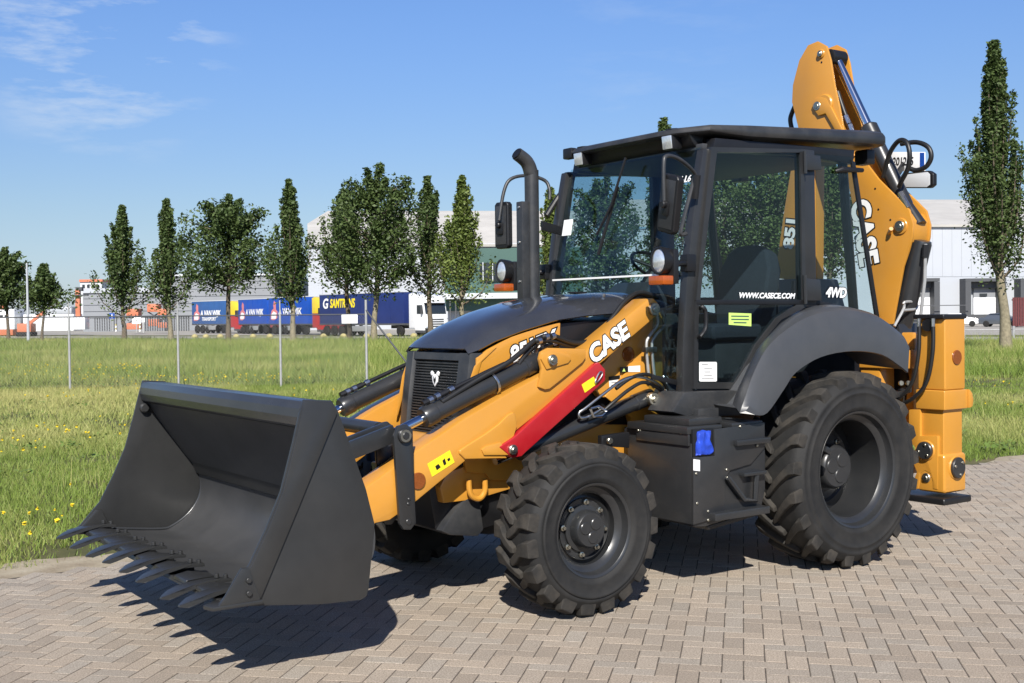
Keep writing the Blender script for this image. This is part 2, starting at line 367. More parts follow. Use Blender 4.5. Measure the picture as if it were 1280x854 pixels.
# ------------------------------------------------------------------ wheels
def tyre_bm(R, w, rfl, hl):
    rc = R-hl; m = (rfl+rc)/2
    prof = [(rfl-.012, -.02), (rfl+.004, .004), (rfl+.02, .010), (rfl+.03, .016), (rfl+.036, .014), (m-.02, .024), (m, .026), (m+.004, .029), (m+.012, .029), (m+.016, .026),
            (rc-.075, .018), (rc-.07, .021), (rc-.055, .019), (rc-.05, .014), (rc-.02, -.004), (rc-.006, -.022), (rc, -.06), (rc+.004, -w/2),
            (rc, -w+.06), (rc-.006, -w+.022), (rc-.05, -w-.01), (m, -w-.024), (rfl+.02, -w-.01), (rfl-.012, -w+.02)]
    return lathe(prof, seg=72, caps=False)
def lugs_bm(R, w, n, hl, kind):
    """tread bars as separate little solids: slices along a path, 4 points each"""
    bm = bmesh.new(); rc = R-hl
    for side in (1, -1):
        for i in range(n):
            th0 = 2*PI*(i+(.5 if side < 0 else 0))/n
            sl = []
            if kind == 'ag':    # long swept bars
                S = [(.016, rc-.10, rc-.088, 0, .090), (.006, rc-.045, R-.014, .0, .088), (-.035, rc-.02, R-.001, .02, .078), (-.09, rc-.02, R, .09, .068),
                     (-.15, rc-.02, R+.001, .18, .060), (-w/2+.008, rc-.02, R, .275, .052), (-w/2-.022, rc-.02, R-.003, .315, .034)]
            else:               # blocky zigzag bars
                S = [(.014, rc-.085, rc-.070, 0, .106), (.004, rc-.035, R-.012, 0, .104), (-.035, rc-.02, R, .0, .092), (-.075, rc-.02, R, .02, .078),
                     (-.105, rc-.02, R, .10, .064), (-w/2-.005, rc-.02, R, .185, .056), (-w/2-.03, rc-.02, R-.004, .20, .036)]
            for (y, rb, rt, dth, wd) in S:
                yy = y if side > 0 else -w-y
                t = th0-dth; jb = wd*.62/R; jt = wd*.44/R
                sl.append([Vector((rr*math.cos(t+q), yy, rr*math.sin(t+q))) for rr, q in ((rb, -jb), (rt, -jt), (rt, jt), (rb, jb))])
            V = [[bm.verts.new(p) for p in s] for s in sl]
            for a, b in zip(V, V[1:]):
                for k in range(4): bm.faces.new((a[k], a[(k+1) % 4], b[(k+1) % 4], b[k]))
            bm.faces.new(V[0]); bm.faces.new(V[-1][::-1])
    bmesh.ops.recalc_face_normals(bm, faces=bm.faces)
    return bm
def wheel(name, x, y, R, w, rfl, hl, nl, kind, depth, hub_r, hub_y, nuts, sgn, spin):
    X = Matrix.Translation((x, y*sgn, R)) @ (Matrix.Rotation(PI, 4, 'Z') if sgn < 0 else Matrix.Identity(4)) @ Matrix.Rotation(spin, 4, 'Y')
    f = rfl
    rim = lathe([(f-.052, -w+.02), (f-.05, -depth-.05), (f-.06, -depth+.01), (f-.066, -.075), (f-.05, -.058), (f-.030, -.05), (f-.022, -.03), (f-.018, -.008), (f-.010, -.001), (f-.002, .001), (f+.003, -.006), (f, -.02)], seg=64, caps=False)
    disc = lathe([(f-.056, -depth), (f-.10, -depth+.012), (f*.66, -depth+.03), (f*.62, -depth+.012), (hub_r*.8, -depth+.012), (hub_r*.8, -depth-.05), (f-.056, -depth-.03)], seg=48, caps=False)
    join(rim, disc)
    if kind == 'ag':
        join(rim, xf(box((-.03, -.10, -.02), (.03, -.02, .02), .006), Matrix.Rotation(-PI*.22, 4, 'Y') @ Matrix.Translation((f-.085, 0, 0))))
    rim.transform(X)
    ro = fin(name, rim, MT['grey'], backhoe)
    t = tyre_bm(R, w, rfl, hl); t.transform(X); fin('tyre', t, MT['rubber'], ro, smooth=.9)
    l = lugs_bm(R, w, nl, hl, kind); bevel(l, .004, seg=1, ang=.6); l.transform(X); lo = fin('tread_bars', l, MT['tread'], ro, smooth=.35, recalc=False)
    h = lathe([(hub_r*1.25, -depth-.02), (hub_r*1.25, -depth+.03), (hub_r*1.02, -depth+.035), (hub_r, hub_y-.025), (hub_r*.93, hub_y-.006), (hub_r*.88, hub_y), (0, hub_y)], seg=40, caps=False)
    for k in range(3):
        a = 2*PI*k/3+.4
        join(h, disc_stack((hub_r*.42*math.cos(a), hub_y-.004, hub_r*.42*math.sin(a)), (0, 1, 0), hub_r*.34, .010, .004, 20))
    h.transform(X); fin('hub', h, MT['grey'], ro)
    nm = None
    for k in range(nuts):
        a = 2*PI*(k+.3)/nuts; rn = f*.555 if kind != 'ag' else f*.56
        if nm is None:
            b = lathe([(.017, 0), (.017, .012), (.010, .014), (.010, .028), (0, .028)], seg=8, caps=False)
            o = fin('wheel_nut', b, MT['zinc'], ro, smooth=.4); nm = o.data
        else: o = link('wheel_nut', nm, ro)
        o.matrix_local = X @ Matrix.Translation((rn*math.cos(a), -depth+.015, rn*math.sin(a)))
    return ro
for sgn in (1, -1):
    wheel('front_wheel', LB, YF, RF, .315, .272, .032, 19, 'block', .125, .108, -.03, 8, sgn, .12)
    wheel('rear_wheel', 0, YR, RR, .43, .393, .038, 21, 'ag', .335, .150, -.17, 8, sgn, .2)

# ------------------------------------------------------------------ loader bucket
BW = 1.195
side_poly = [(4.028, 1.334), (3.885, 1.322), (3.852, 1.271), (3.708, .884), (3.663, .708), (3.700, .40), (3.712, .36), (3.742, .346), (3.95, .356), (4.27, .398), (4.46, .430), (4.43, .46), (4.311, .59), (4.225, .75), (4.15, .914), (4.088, 1.128), (4.05, 1.27)]
shell = [(4.425, .428), (4.25, .412), (3.95, .374), (3.86, .388), (3.76, .452), (3.695, .535), (3.672, .62), (3.690, .735), (3.78, .86), (3.90, 1.03), (4.005, 1.19)]
sh = loft([[Vector((x, y, z)) for x, z in spline2] for y in (-BW+.01, BW-.01) for spline2 in [[(p.x, p.z) for p in spline([(a, 0, b) for a, b in shell], 3)]]])
sh = solidify(sh, .014)
bucket = fin('loader_bucket', sh, MT['shell'], backhoe, smooth=.7)
for s in (1, -1):
    p = prism(side_poly, s*(BW-.022), s*(BW-.004), bv=.003); fin('side_plate', p, MT['bucket'], bucket)
    # wear plate welded on the front half of the side
    wp = [(4.028, 1.332), (3.895, 1.32), (3.862, 1.262), (4.077, .814), (4.262, .436), (4.455, .440), (4.424, .46), (4.305, .59), (4.219, .75), (4.144, .914), (4.082, 1.128), (4.045, 1.27)]
    p = prism(wp, s*(BW-.004), s*(BW+.008), bv=.003); fin('wear_plate', p, MT['bucket'], bucket)
    # bolt-on corner
    yo = (BW+.008, BW+.026) if s > 0 else (BW-.05, BW-.024)
    c = prism([(4.47, .43), (4.27, .415), (4.275, .445), (4.325, .585), (4.36, .588), (4.45, .455)] if s > 0 else [(4.45, .43), (4.25, .415), (4.31, .545), (4.34, .545)], s*yo[0], s*yo[1], bv=.005)
    join(c, prism([(4.262, s*(BW+.032)), (4.262, s*(BW-.10)), (4.44, s*(BW-.10)), (4.52, s*(BW-.04)), (4.50, s*(BW+.03))], .412, .432, axis='z', bv=.006))
    for q in ((4.33, .53), (4.33, .47)) if s > 0 else (): join(c, disc_stack((q[0], s*(BW+.028), q[1]), (0, s, 0), .013, .012, .002, 8))
    fin('corner_cutter', c, MT['bucket'], bucket)
    bolt = disc_stack((4.03, s*(BW-.03), 1.16), (0, -s, 0), .03, .03, .008, 16); fin('stop_lug', bolt, MT['bucket'], bucket)
for s in (1, -1):
    wb = [Vector((p.x-.006, s*(BW-.030), p.z+.008)) for p in spline([(a, 0, b) for a, b in shell[1:]], 4)]
    fin('weld_bead', tube(wb, .009, 6), MT['rail'], bucket, smooth=1.2)
rail = prism([(4.030, 1.325), (3.90, 1.318), (3.885, 1.28), (3.96, 1.215), (4.02, 1.195), (4.043, 1.21), (4.052, 1.25), (4.047, 1.29)], -BW+.02, BW-.02, bv=.005, seg=2)
fin('top_rail', rail, MT['rail'], bucket, smooth=.3)
bk = prism([(3.885, 1.318), (3.87, 1.31), (3.70, .86), (3.66, .70), (3.70, .72), (3.90, 1.24)], -BW+.03, BW-.03, bv=.003); fin('back_plate', bk, MT['bucket'], bucket)
ce = prism([(4.435, .414), (4.27, .394), (4.27, .410), (4.425, .434)], -BW+.02, BW-.02, bv=.002); fin('cutting_edge', ce, MT['bucket'], bucket)
tb = prism([(4.594, .398), (4.590, .406), (4.55, .424), (4.50, .440), (4.44, .452), (4.36, .459), (4.29, .458), (4.245, .450), (4.245, .436), (4.36, .442), (4.46, .428), (4.53, .404), (4.56, .394)], -.050, .050, bv=0)
for v in tb.verts:
    v.co.y *= float(np.interp(v.co.x, [4.245, 4.30, 4.40, 4.48, 4.55, 4.594], [.42, .58, .92, 1.05, .78, .18]))
    if v.co.z > .44: v.co.y *= .86
bevel(tb, .0022)
for q in (4.27, 4.315): join(tb, disc_stack((q, 0, .452 if q < 4.3 else .462), (0, 0, 1), .013, .020, .003, 8))
tooth0 = None
for k in range(8):
    y = -1.065+2.13*k/7
    if tooth0 is None: tooth0 = o = fin('tooth', tb, MT['bucket'], bucket, smooth=.35)
    else: o = link('tooth', tooth0.data, bucket)
    o.location = (0, y, 0); o.rotation_euler = (0, random.uniform(-.004, .004), random.uniform(-.01, .01))
seg0 = None
sg = prism([(4.437, .430), (4.430, .448), (4.36, .455), (4.27, .444), (4.27, .418)], -.105, .105, bv=0)
for v in sg.verts:
    if v.co.x < 4.29: v.co.y *= .55
    if v.co.x > 4.42: v.co.y *= .8
bevel(sg, .004)
for k in range(7):
    y = -1.065+2.13*(k+.5)/7
    if seg0 is None: seg0 = o = fin('edge_segment', sg, MT['bucket'], bucket)
    else: o = link('edge_segment', seg0.data, bucket)
    o.location = (0, y, 0)

# ------------------------------------------------------------------ loader arms and their cylinders
def bolt(o, d, r, t, m, parent, name='pin', ring=True):
    d = Vector(d); b = disc_stack(o, d, r, t, .004, 20)
    if ring: join(b, disc_stack(Vector(o)+d*t*.9, d, r*.55, t*.5, .003, 8))
    return fin(name, b, m, parent)
PIN = (3.178, 1.064)
arm_poly = [(1.245, 1.745), (1.262, 1.79), (1.30, 1.818), (1.345, 1.812), (1.866, 1.488), (2.418, 1.272), (2.745, 1.134), (3.078, .965), (3.393, .795), (3.60, .64), (3.66, .52), (3.63, .43), (3.55, .43), (3.342, .592), (3.25, .60), (3.094, .678), (2.748, .888), (2.499, .973), (1.71, 1.432), (1.292, 1.692), (1.255, 1.71)]
for s in (1, -1):
    arm = fin('loader_arm', prism(arm_poly, s*.44, s*.60, bv=.012, seg=2), MT['yellow'], backhoe)
    g = prism(BX([(573, 567), (573, 563), (582, 557), (606, 542), (622, 530), (634, 518), (640, 515), (643, 518), (645, 533), (641, 545), (632, 558), (628, 566), (633, 573), (580, 574)], .60), s*.595, s*.614, bv=.008, seg=3); fin('gusset', g, MT['yellow'], arm)
    g = prism(BX([(601, 562), (606, 558), (625, 553), (631, 562), (635, 569), (604, 569)], .615), s*.610, s*.626, bv=.006); fin('gusset', g, MT['yellow'], arm)
    lug = [(673, 449), (675, 440), (684, 435), (731, 436), (731, 447), (727, 453), (700, 475), (686, 486), (680, 487), (672, 484), (676, 462)]
    for ya, yb in ((.595, .622), (.41, .445)):
        g = prism(BX(lug, .61), s*ya, s*yb, bv=.008, seg=2); fin('cylinder_bracket', g, MT['yellow'], arm)
    g = prism(BX([(676, 449), (679, 440), (688, 437), (711, 443), (714, 449), (710, 454), (690, 460), (683, 462)], .63), s*.620, s*.634, bv=.006); fin('boss', g, MT['yellow'], arm)
    bolt((2.149, s*.632, 1.447), (0, s, 0), .034, .02, MT['zinc'], arm)
    bolt((1.305, s*.60, 1.747), (0, s, 0), .042, .025, MT['zinc'], arm)
    bolt((3.070, s*.600, .800), (0, s, 0), .048, .012, MT['reflector'], arm, 'side_reflector', False)
    # warning sticker
    c = prism(BX([(534, 580), (562, 563), (568, 578), (540, 596)], .60), s*.599, s*.6025); st = fin('warning_sticker', c, MT['sticker_yellow'], arm, smooth=0)
    if s > 0:
        for pts in ([(544, 583), (548, 580), (551, 584), (546, 588)], [(553, 576), (556, 573), (558, 580), (555, 582)], [(559, 574), (562, 572), (563, 575), (560, 577)]):
            fin('pictogram', prism(BX(pts, .6035), s*.6026, s*.6040), MT['inkblack'], st, smooth=0)
    a = B(737, 449, 'y', .602); b = B(800, 400, 'y', .602); d = (b-a).normalized()
    if s > 0: text('brand_lettering', 'CASE', .152, MT['white'], a+Vector((0, 0, .006)), d, (0, 0, 1), arm, off=.006, shear=.12, lift=.003, outline=.006, mo=MT['inkblack'], spacing=.98, xs=1.0)
    else:
        a2 = Vector((b.x, -.602, b.z)); text('brand_lettering', 'CASE', .152, MT['white'], a2, Vector((-d.x, 0, -d.z))*-1*-1, (0, 0, 1), arm, off=.006, lift=.003, outline=.006, mo=MT['inkblack'])
    # tilt cylinder on top of the arm
    e0 = Vector((2.149, s*.5116, 1.447)); e1 = Vector((PIN[0], s*.5116, PIN[1])); d = (e1-e0).normalized(); L = (e1-e0).length
    fr = (Vector((2.985, s*.5116, 1.150))-e0).dot(d)
    cy = lathe([(0, .01), (.05, .012), (.062, .03), (.062, .13), (.056, .135), (.056, fr-.09), (.062, fr-.085), (.064, fr-.02), (.056, fr-.002), (.030, fr), (0, fr)], e0, d, 28, caps=False)
    cy = fin('tilt_cylinder', cy, MT['grey'], backhoe)
    fin('piston_rod', lathe([(.026, fr-.01), (.026, L-.02)], e0, d, 20), MT['chrome'], cy)
    up = Vector((0, 0, 1)); up = (up-d*up.dot(d)).normalized(); side = d.cross(up)*(-.4 if s > 0 else .4)
    off = (up+side*0).normalized()
    pipe = [e0+d*(.25)+off*.075, e0+d*.4+off*.078, e0+d*(fr-.20)+off*.078]
    fin('hydraulic_pipe', tube(pipe, .014, 10), MT['black'], cy)
    ft = tube([e0+d*(fr-.20)+off*.078, e0+d*(fr-.03)+off*.078], .019, 8); join(ft, tube([e0+d*(fr-.05)+off*.078, e0+d*(fr-.02)+off*.03], .016, 8)); fin('pipe_fitting', ft, MT['black'], cy)
    for q in (.10, .15, .25): fin('fitting_nut', disc_stack(e0+d*(fr-q)+off*.078, d, .021, .03, .004, 8), MT['steel'], cy, smooth=.3)
    fin('hose_clamp', lathe([(.064, 0), (.068, .004), (.068, .014), (.064, .018)], e0+d*.36, d, 28, caps=False), MT['steel'], cy)
    # lever plates and bucket links
    for yy in ((.614, .640), (.402, .428)):
        lev = prism([(PIN[0]-.06, PIN[1]+.03), (PIN[0]-.02, PIN[1]+.062), (PIN[0]+.035, PIN[1]+.055), (PIN[0]+.062, PIN[1]), (PIN[0]+.055, PIN[1]-.10), (3.210, .58), (3.185, .545), (3.14, .540), (3.105, .575), (3.110, .65), (3.118, .9)], s*yy[0], s*yy[1], bv=.006)
        lo = fin('lever_plate', lev, MT['grey'], backhoe)
        if yy[0] > .5:
            bolt((PIN[0], s*.640, PIN[1]), (0, s, 0), .040, .022, MT['grey'], lo)
            fin('pin_ring', lathe([(.026, .022), (.034, .022), (.034, .026), (.026, .026)], (PIN[0], s*.64, PIN[1]), (0, s, 0), 20), MT['zinc'], lo)
            for q in ((3.155, .585, .018), (3.15, .71, .010), (3.155, .685, .010)): bolt((q[0], s*.640, q[1]), (0, s, 0), q[2], .006, MT['grey'], lo, 'bolt', False)
    for yy in (.455, .568):
        lk = strut((PIN[0]+.02, s*yy, PIN[1]+.01), (3.74, s*yy, .92), .10, .035, bv=.008); fin('bucket_link', lk, MT['grey'], backhoe)
    # lift cylinder under the arm
    a = Vector((1.314, s*.53, 1.170)); b = Vector((2.50, s*.53, .86)); d = (b-a).normalized(); L = (b-a).length
    lc = lathe([(0, -.05), (.05, -.05), (.055, -.02), (.055, .10), (.050, .105), (.050, L*.80), (.058, L*.80), (.058, L*.86), (0, L*.86)], a, d, 26, caps=False)
    lc = fin('lift_cylinder', lc, MT['grey'], backhoe); fin('piston_rod', lathe([(.028, L*.84), (.028, L)], a, d, 16), MT['chrome'], lc)
    bolt(a+Vector((0, s*.05, 0)), (0, s, 0), .042, .04, MT['zinc'], lc)
cross = tube([(PIN[0]+.03, -.42, PIN[1]+.02), (PIN[0]+.03, .42, PIN[1]+.02)], .042, 20); fin('cross_tube', cross, MT['grey'], backhoe)
fin('cross_beam', tube([(2.80, -.46, .95), (2.80, .46, .95)], .075, 20), MT['yellow'], backhoe)
# red safety strut stowed under the left arm
rs = prism(BX([(624, 559), (641, 573), (652, 571), (657, 566), (757, 476), (757, 462), (749, 453), (744, 455), (642, 547)], .63), .535, .632, bv=.010, seg=3)
red = fin('safety_strut', rs, MT['red'], backhoe)
c = prism(BX([(727, 481), (742, 471), (746, 480), (731, 491)], .633), .6321, .6345); fin('strut_sticker', c, MT['sticker_yellow'], red, smooth=0)
bolt(B(640, 562, 'y', .632), (0, 1, 0), .030, .022, MT['zinc'], red)
q = [B(u, v, 'y', .645) for u, v in ((745, 474), (749, 466), (752, 465), (753, 468), (748, 476), (744, 478), (745, 474))]
fin('locking_clip', tube(q, .005, 8, 4), MT['steel'], red)
# hoses and steel pipes over the arm and lift cylinder
def hose(pts, r=.014, m='hose', name='hydraulic_hose', parent=backhoe, sm=6): return fin(name, tube([B(u, v, 'y', y) for u, v, y in pts], r, 10, sm), MT[m], parent, smooth=1.2)
hose([(552, 503, .54), (600, 473, .54), (634, 454, .55), (652, 440, .54), (670, 425, .52), (690, 420, .48), (720, 429, .47), (745, 422, .47), (765, 398, .46), (782, 376, .44), (800, 366, .42), (822, 372, .40)], .016)
hose([(648, 456, .54), (660, 440, .52), (675, 428, .5), (695, 427, .46), (722, 434, .45), (748, 426, .45), (768, 402, .44), (786, 379, .42), (803, 370, .40), (824, 378, .38)], .014)
hose([(664, 450, .52), (668, 436, .5), (680, 424, .48), (700, 424, .44)], .012)
hose([(674, 446, .52), (676, 436, .5), (690, 430, .48)], .012)
for u, v in ((672, 427), (681, 422), (689, 421)): fin('fitting_nut', disc_stack(B(u, v, 'y', .56), (-.9, 0, .25), .02, .03, .004, 8), MT['steel'], backhoe, smooth=.3)
hose([(828, 500, .60), (828, 486, .60), (815, 476, .61), (796, 471, .62), (777, 476, .62), (755, 492, .62), (732, 510, .61), (724, 516, .60), (725, 522, .6), (735, 521, .6), (752, 511, .60)], .010, 'steel', 'steel_pipe')
hose([(832, 500, .60), (826, 488, .61), (806, 478, .62), (788, 486, .62), (768, 502, .62), (750, 517, .60), (735, 524, .6)], .012)
hose([(835, 497, .58), (832, 482, .60), (822, 473, .61), (806, 468, .62), (788, 473, .62), (770, 486, .62)], .012)
hose([(829, 470, .55), (833, 482, .58), (832, 498, .6), (838, 510, .6), (850, 515, .6)], .011, 'steel', 'steel_pipe')
fin('pipe_clamp', tube([B(u, v, 'y', .615) for u, v in ((738, 511), (748, 508), (758, 514), (752, 520), (742, 521), (738, 511))], .009, 8), MT['steel'], backhoe)
for dx in (0, 7):
    hose([(820+dx, 388, .50), (822+dx*1.3, 405, .50), (812+dx, 420, .50), (808+dx, 432, .50), (811+dx, 470, .50)], .010, 'galv', 'steel_pipe')
fin('pipe_clamp', xf(box((-.05, -.02, -.018), (.05, .02, .018), .006), Matrix.Translation(B(812, 437, 'y', .50))), MT['zinc'], backhoe)

# ------------------------------------------------------------------ chassis, tower, bonnet
for s in (1, -1):
    tw = prism(BX([(733, 474), (757, 452), (800, 397), (815, 386), (828, 390), (829, 526), (792, 536), (786, 512), (770, 500), (750, 496)], .42), s*.36, s*.42, bv=.008)
    to = fin('loader_tower', tw, MT['yellow'], backhoe)
    q = B(785, 443, 'y', .42); bolt((q.x, s*.42, q.z), (0, s, 0), .050, .012, MT['reflector'], to, 'side_reflector', False)
    if s > 0:
        g = prism(BX([(757, 496), (795, 452), (815, 452), (815, 520), (800, 530)], .44), .42, .436, bv=.006); fin('tower_plate', g, MT['yellow'], to)
        for k, (pts, m, yy) in enumerate((([(775, 459), (785, 458), (785, 465), (775, 466)], 'inkblack', .4365), ([(785, 458), (800, 457), (800, 465), (785, 465)], 'white', .4365), ([(761, 471), (775, 469), (776, 489), (762, 491)], 'white', .4205))):
            st = fin('information_sticker', prism(BX(pts, yy), yy, yy+.002), MT[m], to, smooth=0)
            if k == 2:
                fin('print_line', prism(BX([(761, 471), (775, 469), (775, 474), (761, 476)], .423), .4226, .4240), MT['inkblack'], st, smooth=0)
                for v in (478, 481, 484): fin('print_line', prism(BX([(764, v), (773, v-1), (773, v), (764, v+1)], .423), .4226, .4240), MT['galv'], st, smooth=0)
            if k == 0: fin('pictogram', prism(BX([(778, 464.5), (780, 460.5), (782, 464.5)], .439), .4386, .4395), MT['sticker_green'], st, smooth=0)
    rl = prism([(.75, .72), (.75, .95), (1.75, 1.02), (2.45, .86), (2.75, .80), (2.80, .72), (2.78, .62), (2.55, .62), (1.9, .72)], s*.30, s*.40, bv=.01); fin('chassis_rail', rl, MT['yellow'], backhoe)
    fp = prism(BX([(578, 570), (690, 548), (700, 575), (652, 600), (612, 600), (606, 592), (583, 590)], .42), s*.40, s*.43, bv=.006); fp = fin('front_frame', fp, MT['yellow'], backhoe)
    pt = [B(u, v, 'y', .45) for u, v in ((586, 600), (587, 614), (592, 622), (600, 623), (606, 614), (606, 600))]
    fin('tie_down_eye', tube([Vector((p.x, s*p.y, p.z)) for p in pt], .017, 10, 4), MT['yellow'], fp)
gd = prism(BX([(557, 666), (577, 636), (590, 622), (606, 628), (611, 664), (604, 672), (570, 671)], .45), -.40, .40, bv=.015); fin('front_guard', gd, MT['plastic'], backhoe)
gd = prism([(2.86, .80), (2.80, .46), (2.5, .42), (2.3, .45), (2.3, .9)], -.34, .34, bv=.01); fin('front_casting', gd, MT['black'], backhoe)
ax = tube([(LB, -.95, RF), (LB, -.35, RF-.02), (LB, 0, RF-.03), (LB, .35, RF-.02), (LB, .95, RF)], [.10, .085, .15, .085, .10], 16); fin('front_axle', ax, MT['black'], backhoe)
ax = tube([(0, -.95, RR), (0, -.3, RR), (0, 0, RR), (0, .3, RR), (0, .95, RR)], [.13, .12, .24, .12, .13], 16); fin('rear_axle', ax, MT['black'], backhoe)
be = prism([(-1.0, .55), (-1.0, 1.05), (1.3, 1.05), (2.3, .9), (2.3, .5), (1.5, .42), (.5, .40)], -.29, .29, bv=.02); fin('drive_line', be, MT['black'], backhoe)

# bonnet: stations front to back (x, half width, edge z, crown z)
ST = [(2.575, .372, 1.492, 1.520), (2.52, .395, 1.512, 1.592), (2.40, .405, 1.565, 1.668), (2.20, .412, 1.625, 1.748), (1.95, .418, 1.685, 1.812), (1.70, .420, 1.712, 1.848), (1.40, .420, 1.728, 1.866), (1.20, .420, 1.735, 1.868)]
rows = []
for x, hw, ze, zc in ST:
    row = []
    for k in range(21):
        a = -1+2*k/20; yy = hw*a; q = abs(a)
        z = ze+.03+(zc-ze-.03)*(1-q**3.2) if q < .96 else ze
        if q >= .96: yy = hw*math.copysign(1, a)
        row.append(Vector((x, yy, z)))
    rows.append(row)
bn = solidify(loft(rows), .012); bonnet = fin('bonnet', bn, MT['bonnet'], backhoe, smooth=.75)
fin('bonnet_vent', box((1.42, -.02, 1.862), (1.52, .07, 1.872), .004), MT['black'], bonnet)
fin('bonnet_catch', disc_stack((1.45, .28, 1.835), (0, .3, 1), .012, .02, .003, 10), MT['steel'], bonnet)
fin('engine_bay_shade', prism([(1.25, 1.0), (1.25, 1.70), (1.95, 1.66), (2.45, 1.48), (2.45, .85)], -.37, .37, bv=.01), MT['black'], backhoe)  # plain black box fills the bay; its colour stands for the shade inside
for s in (1, -1):
    sp = prism(BX([(583, 474), (590, 456), (596, 448), (610, 437), (640, 421), (675, 409), (701, 403), (700, 440), (690, 470), (610, 515), (575, 530)], .40), s*.378, s*.398, bv=.008, seg=2)
    for v in sp.verts: v.co.x = min(v.co.x, 2.535)
    spo = fin('bonnet_side_panel', sp, MT['yellow'], backhoe)
    sp = prism(BX([(588, 476), (594, 458), (612, 438), (622, 434), (603, 452), (594, 482), (582, 530), (579, 532)], .41), s*.396, s*.405, bv=.004); fin('panel_rib', sp, MT['yellow'], spo)
    if s > 0:
        a = B(637, 446, 'y', .40); b = B(683, 427, 'y', .40)
        text('model_lettering', '851FX', .135, MT['white'], a+Vector((0, 0, .0)), (b-a), (0, 0, 1), spo, off=.005, shear=.2, lift=.003, outline=.008, mo=MT['inkblack'])
# grille
def tilt(y, t, dx=0):   # point on the raked radiator face, t=0 top .. 1 bottom
    bow = .03*math.sin(t*PI*.6)
    return Vector((2.548+.045*t+bow+dx, y, 1.488-.66*t))
gb = loft([[tilt(y, t, -.02) for y in (-.36, .36)] for t in np.linspace(0, 1, 8)]); gr = fin('radiator_grille', solidify(gb, .02), MT['black'], backhoe)
for s in (1, -1):
    rows = []
    for t in np.linspace(-.01, 1, 10):
        rows.append([tilt(s*.255, t, .0), tilt(s*.275, t, .028), tilt(s*.33, t, .030), tilt(s*.372, t, .016), tilt(s*.392, t, -.03), tilt(s*.395, t, -.10), tilt(s*.26, t, -.10)])
    fr = loft(rows, True); bmesh.ops.contextual_create(fr, geom=[v for v in fr.verts if False]); fin('grille_frame', fr, MT['plastic'], gr, smooth=.8)
rows = [[tilt(y, t, dx) for y in (-.30, .30)] for t, dx in ((-.005, -.04), (-.005, .022), (.06, .022), (.075, .0))]
fin('grille_frame', solidify(loft(rows), .006), MT['plastic'], gr)
lv = bmesh.new()
for k in range(34):
    t = .09+.026*k
    if t > .97: break
    a = tilt(-.255, t); b = tilt(.255, t)
    q = box((a.x-.006, -.255, a.z-.0045), (a.x+.012, .255, a.z+.0035)); join(lv, q)
tag(fin('grille_louvres', lv, MT['plastic'], gr, smooth=0), kind='stuff')
mesh_cols = bmesh.new()
em = bmesh.new(); cen = tilt(.02, .235, .018)
for pts in ([(0, -.052), (-.028, -.022), (-.034, .010), (-.018, .026), (.018, .026), (.034, .010), (.028, -.022)], [(-.018, .02), (-.044, .016), (-.052, .036), (-.036, .046), (-.016, .034)], [(.018, .02), (.044, .016), (.052, .036), (.036, .046), (.016, .034)]):
    join(em, prism([(cen.y+a, cen.z+b) for a, b in pts], cen.x, cen.x+.008, axis='x', bv=.002))
eo = fin('emblem', em, MT['white'], gr)
fin('emblem_inlay', prism([(cen.y+a, cen.z+b) for a, b in [(0, -.036), (-.014, -.012), (-.012, .014), (-.004, .0), (.004, .0), (.012, .014), (.014, -.012)]], cen.x+.008, cen.x+.0095, axis='x'), MT['inkblack'], gr)

# ------------------------------------------------------------------ cab
def both(f, name, m, parent, **k):
    for s in (1, -1): fin(name, f(s), m, parent, **k)
CW = .75
cab = fin('cab', box((-.55, -.70, 1.12), (1.14, .70, 1.22), .02), MT['interior'], backhoe)
def pillar(pts, y0, y1): return lambda s: prism(pts, s*y0, s*y1, bv=.010)
# front pillar, door post, centre post, rear edge, sills, top rail
both(pillar(BX([(853, 515), (853, 440), (858, 350), (866, 270), (879, 186), (893, 186), (890, 200), (874, 330), (869, 400), (868, 490)], .75), .69, .755), 'front_pillar', MT['grey'], cab)
both(pillar(BX([(1002, 186), (1018, 188), (1021, 382), (1004, 384)], .75), .68, .752), 'centre_pillar', MT['grey'], cab)
both(pillar([(.90, 2.775), (.07, 2.80), (-.50, 2.775), (-.52, 2.88), (.88, 2.86)], .66, .745), 'roof_rail', MT['black'], cab)
both(lambda s: prism(BX([(838, 515), (853, 490), (924, 488), (925, 519), (882, 521), (870, 515), (858, 521)], .82), s*.60, s*.84, bv=.012), 'cab_sill', MT['plastic'], cab)
fin('sill_bracket', xf(box((-.09, -.05, -.03), (.09, .05, .03), .008), Matrix.Translation(B(879, 516, 'y', .84))), MT['plastic'], cab)
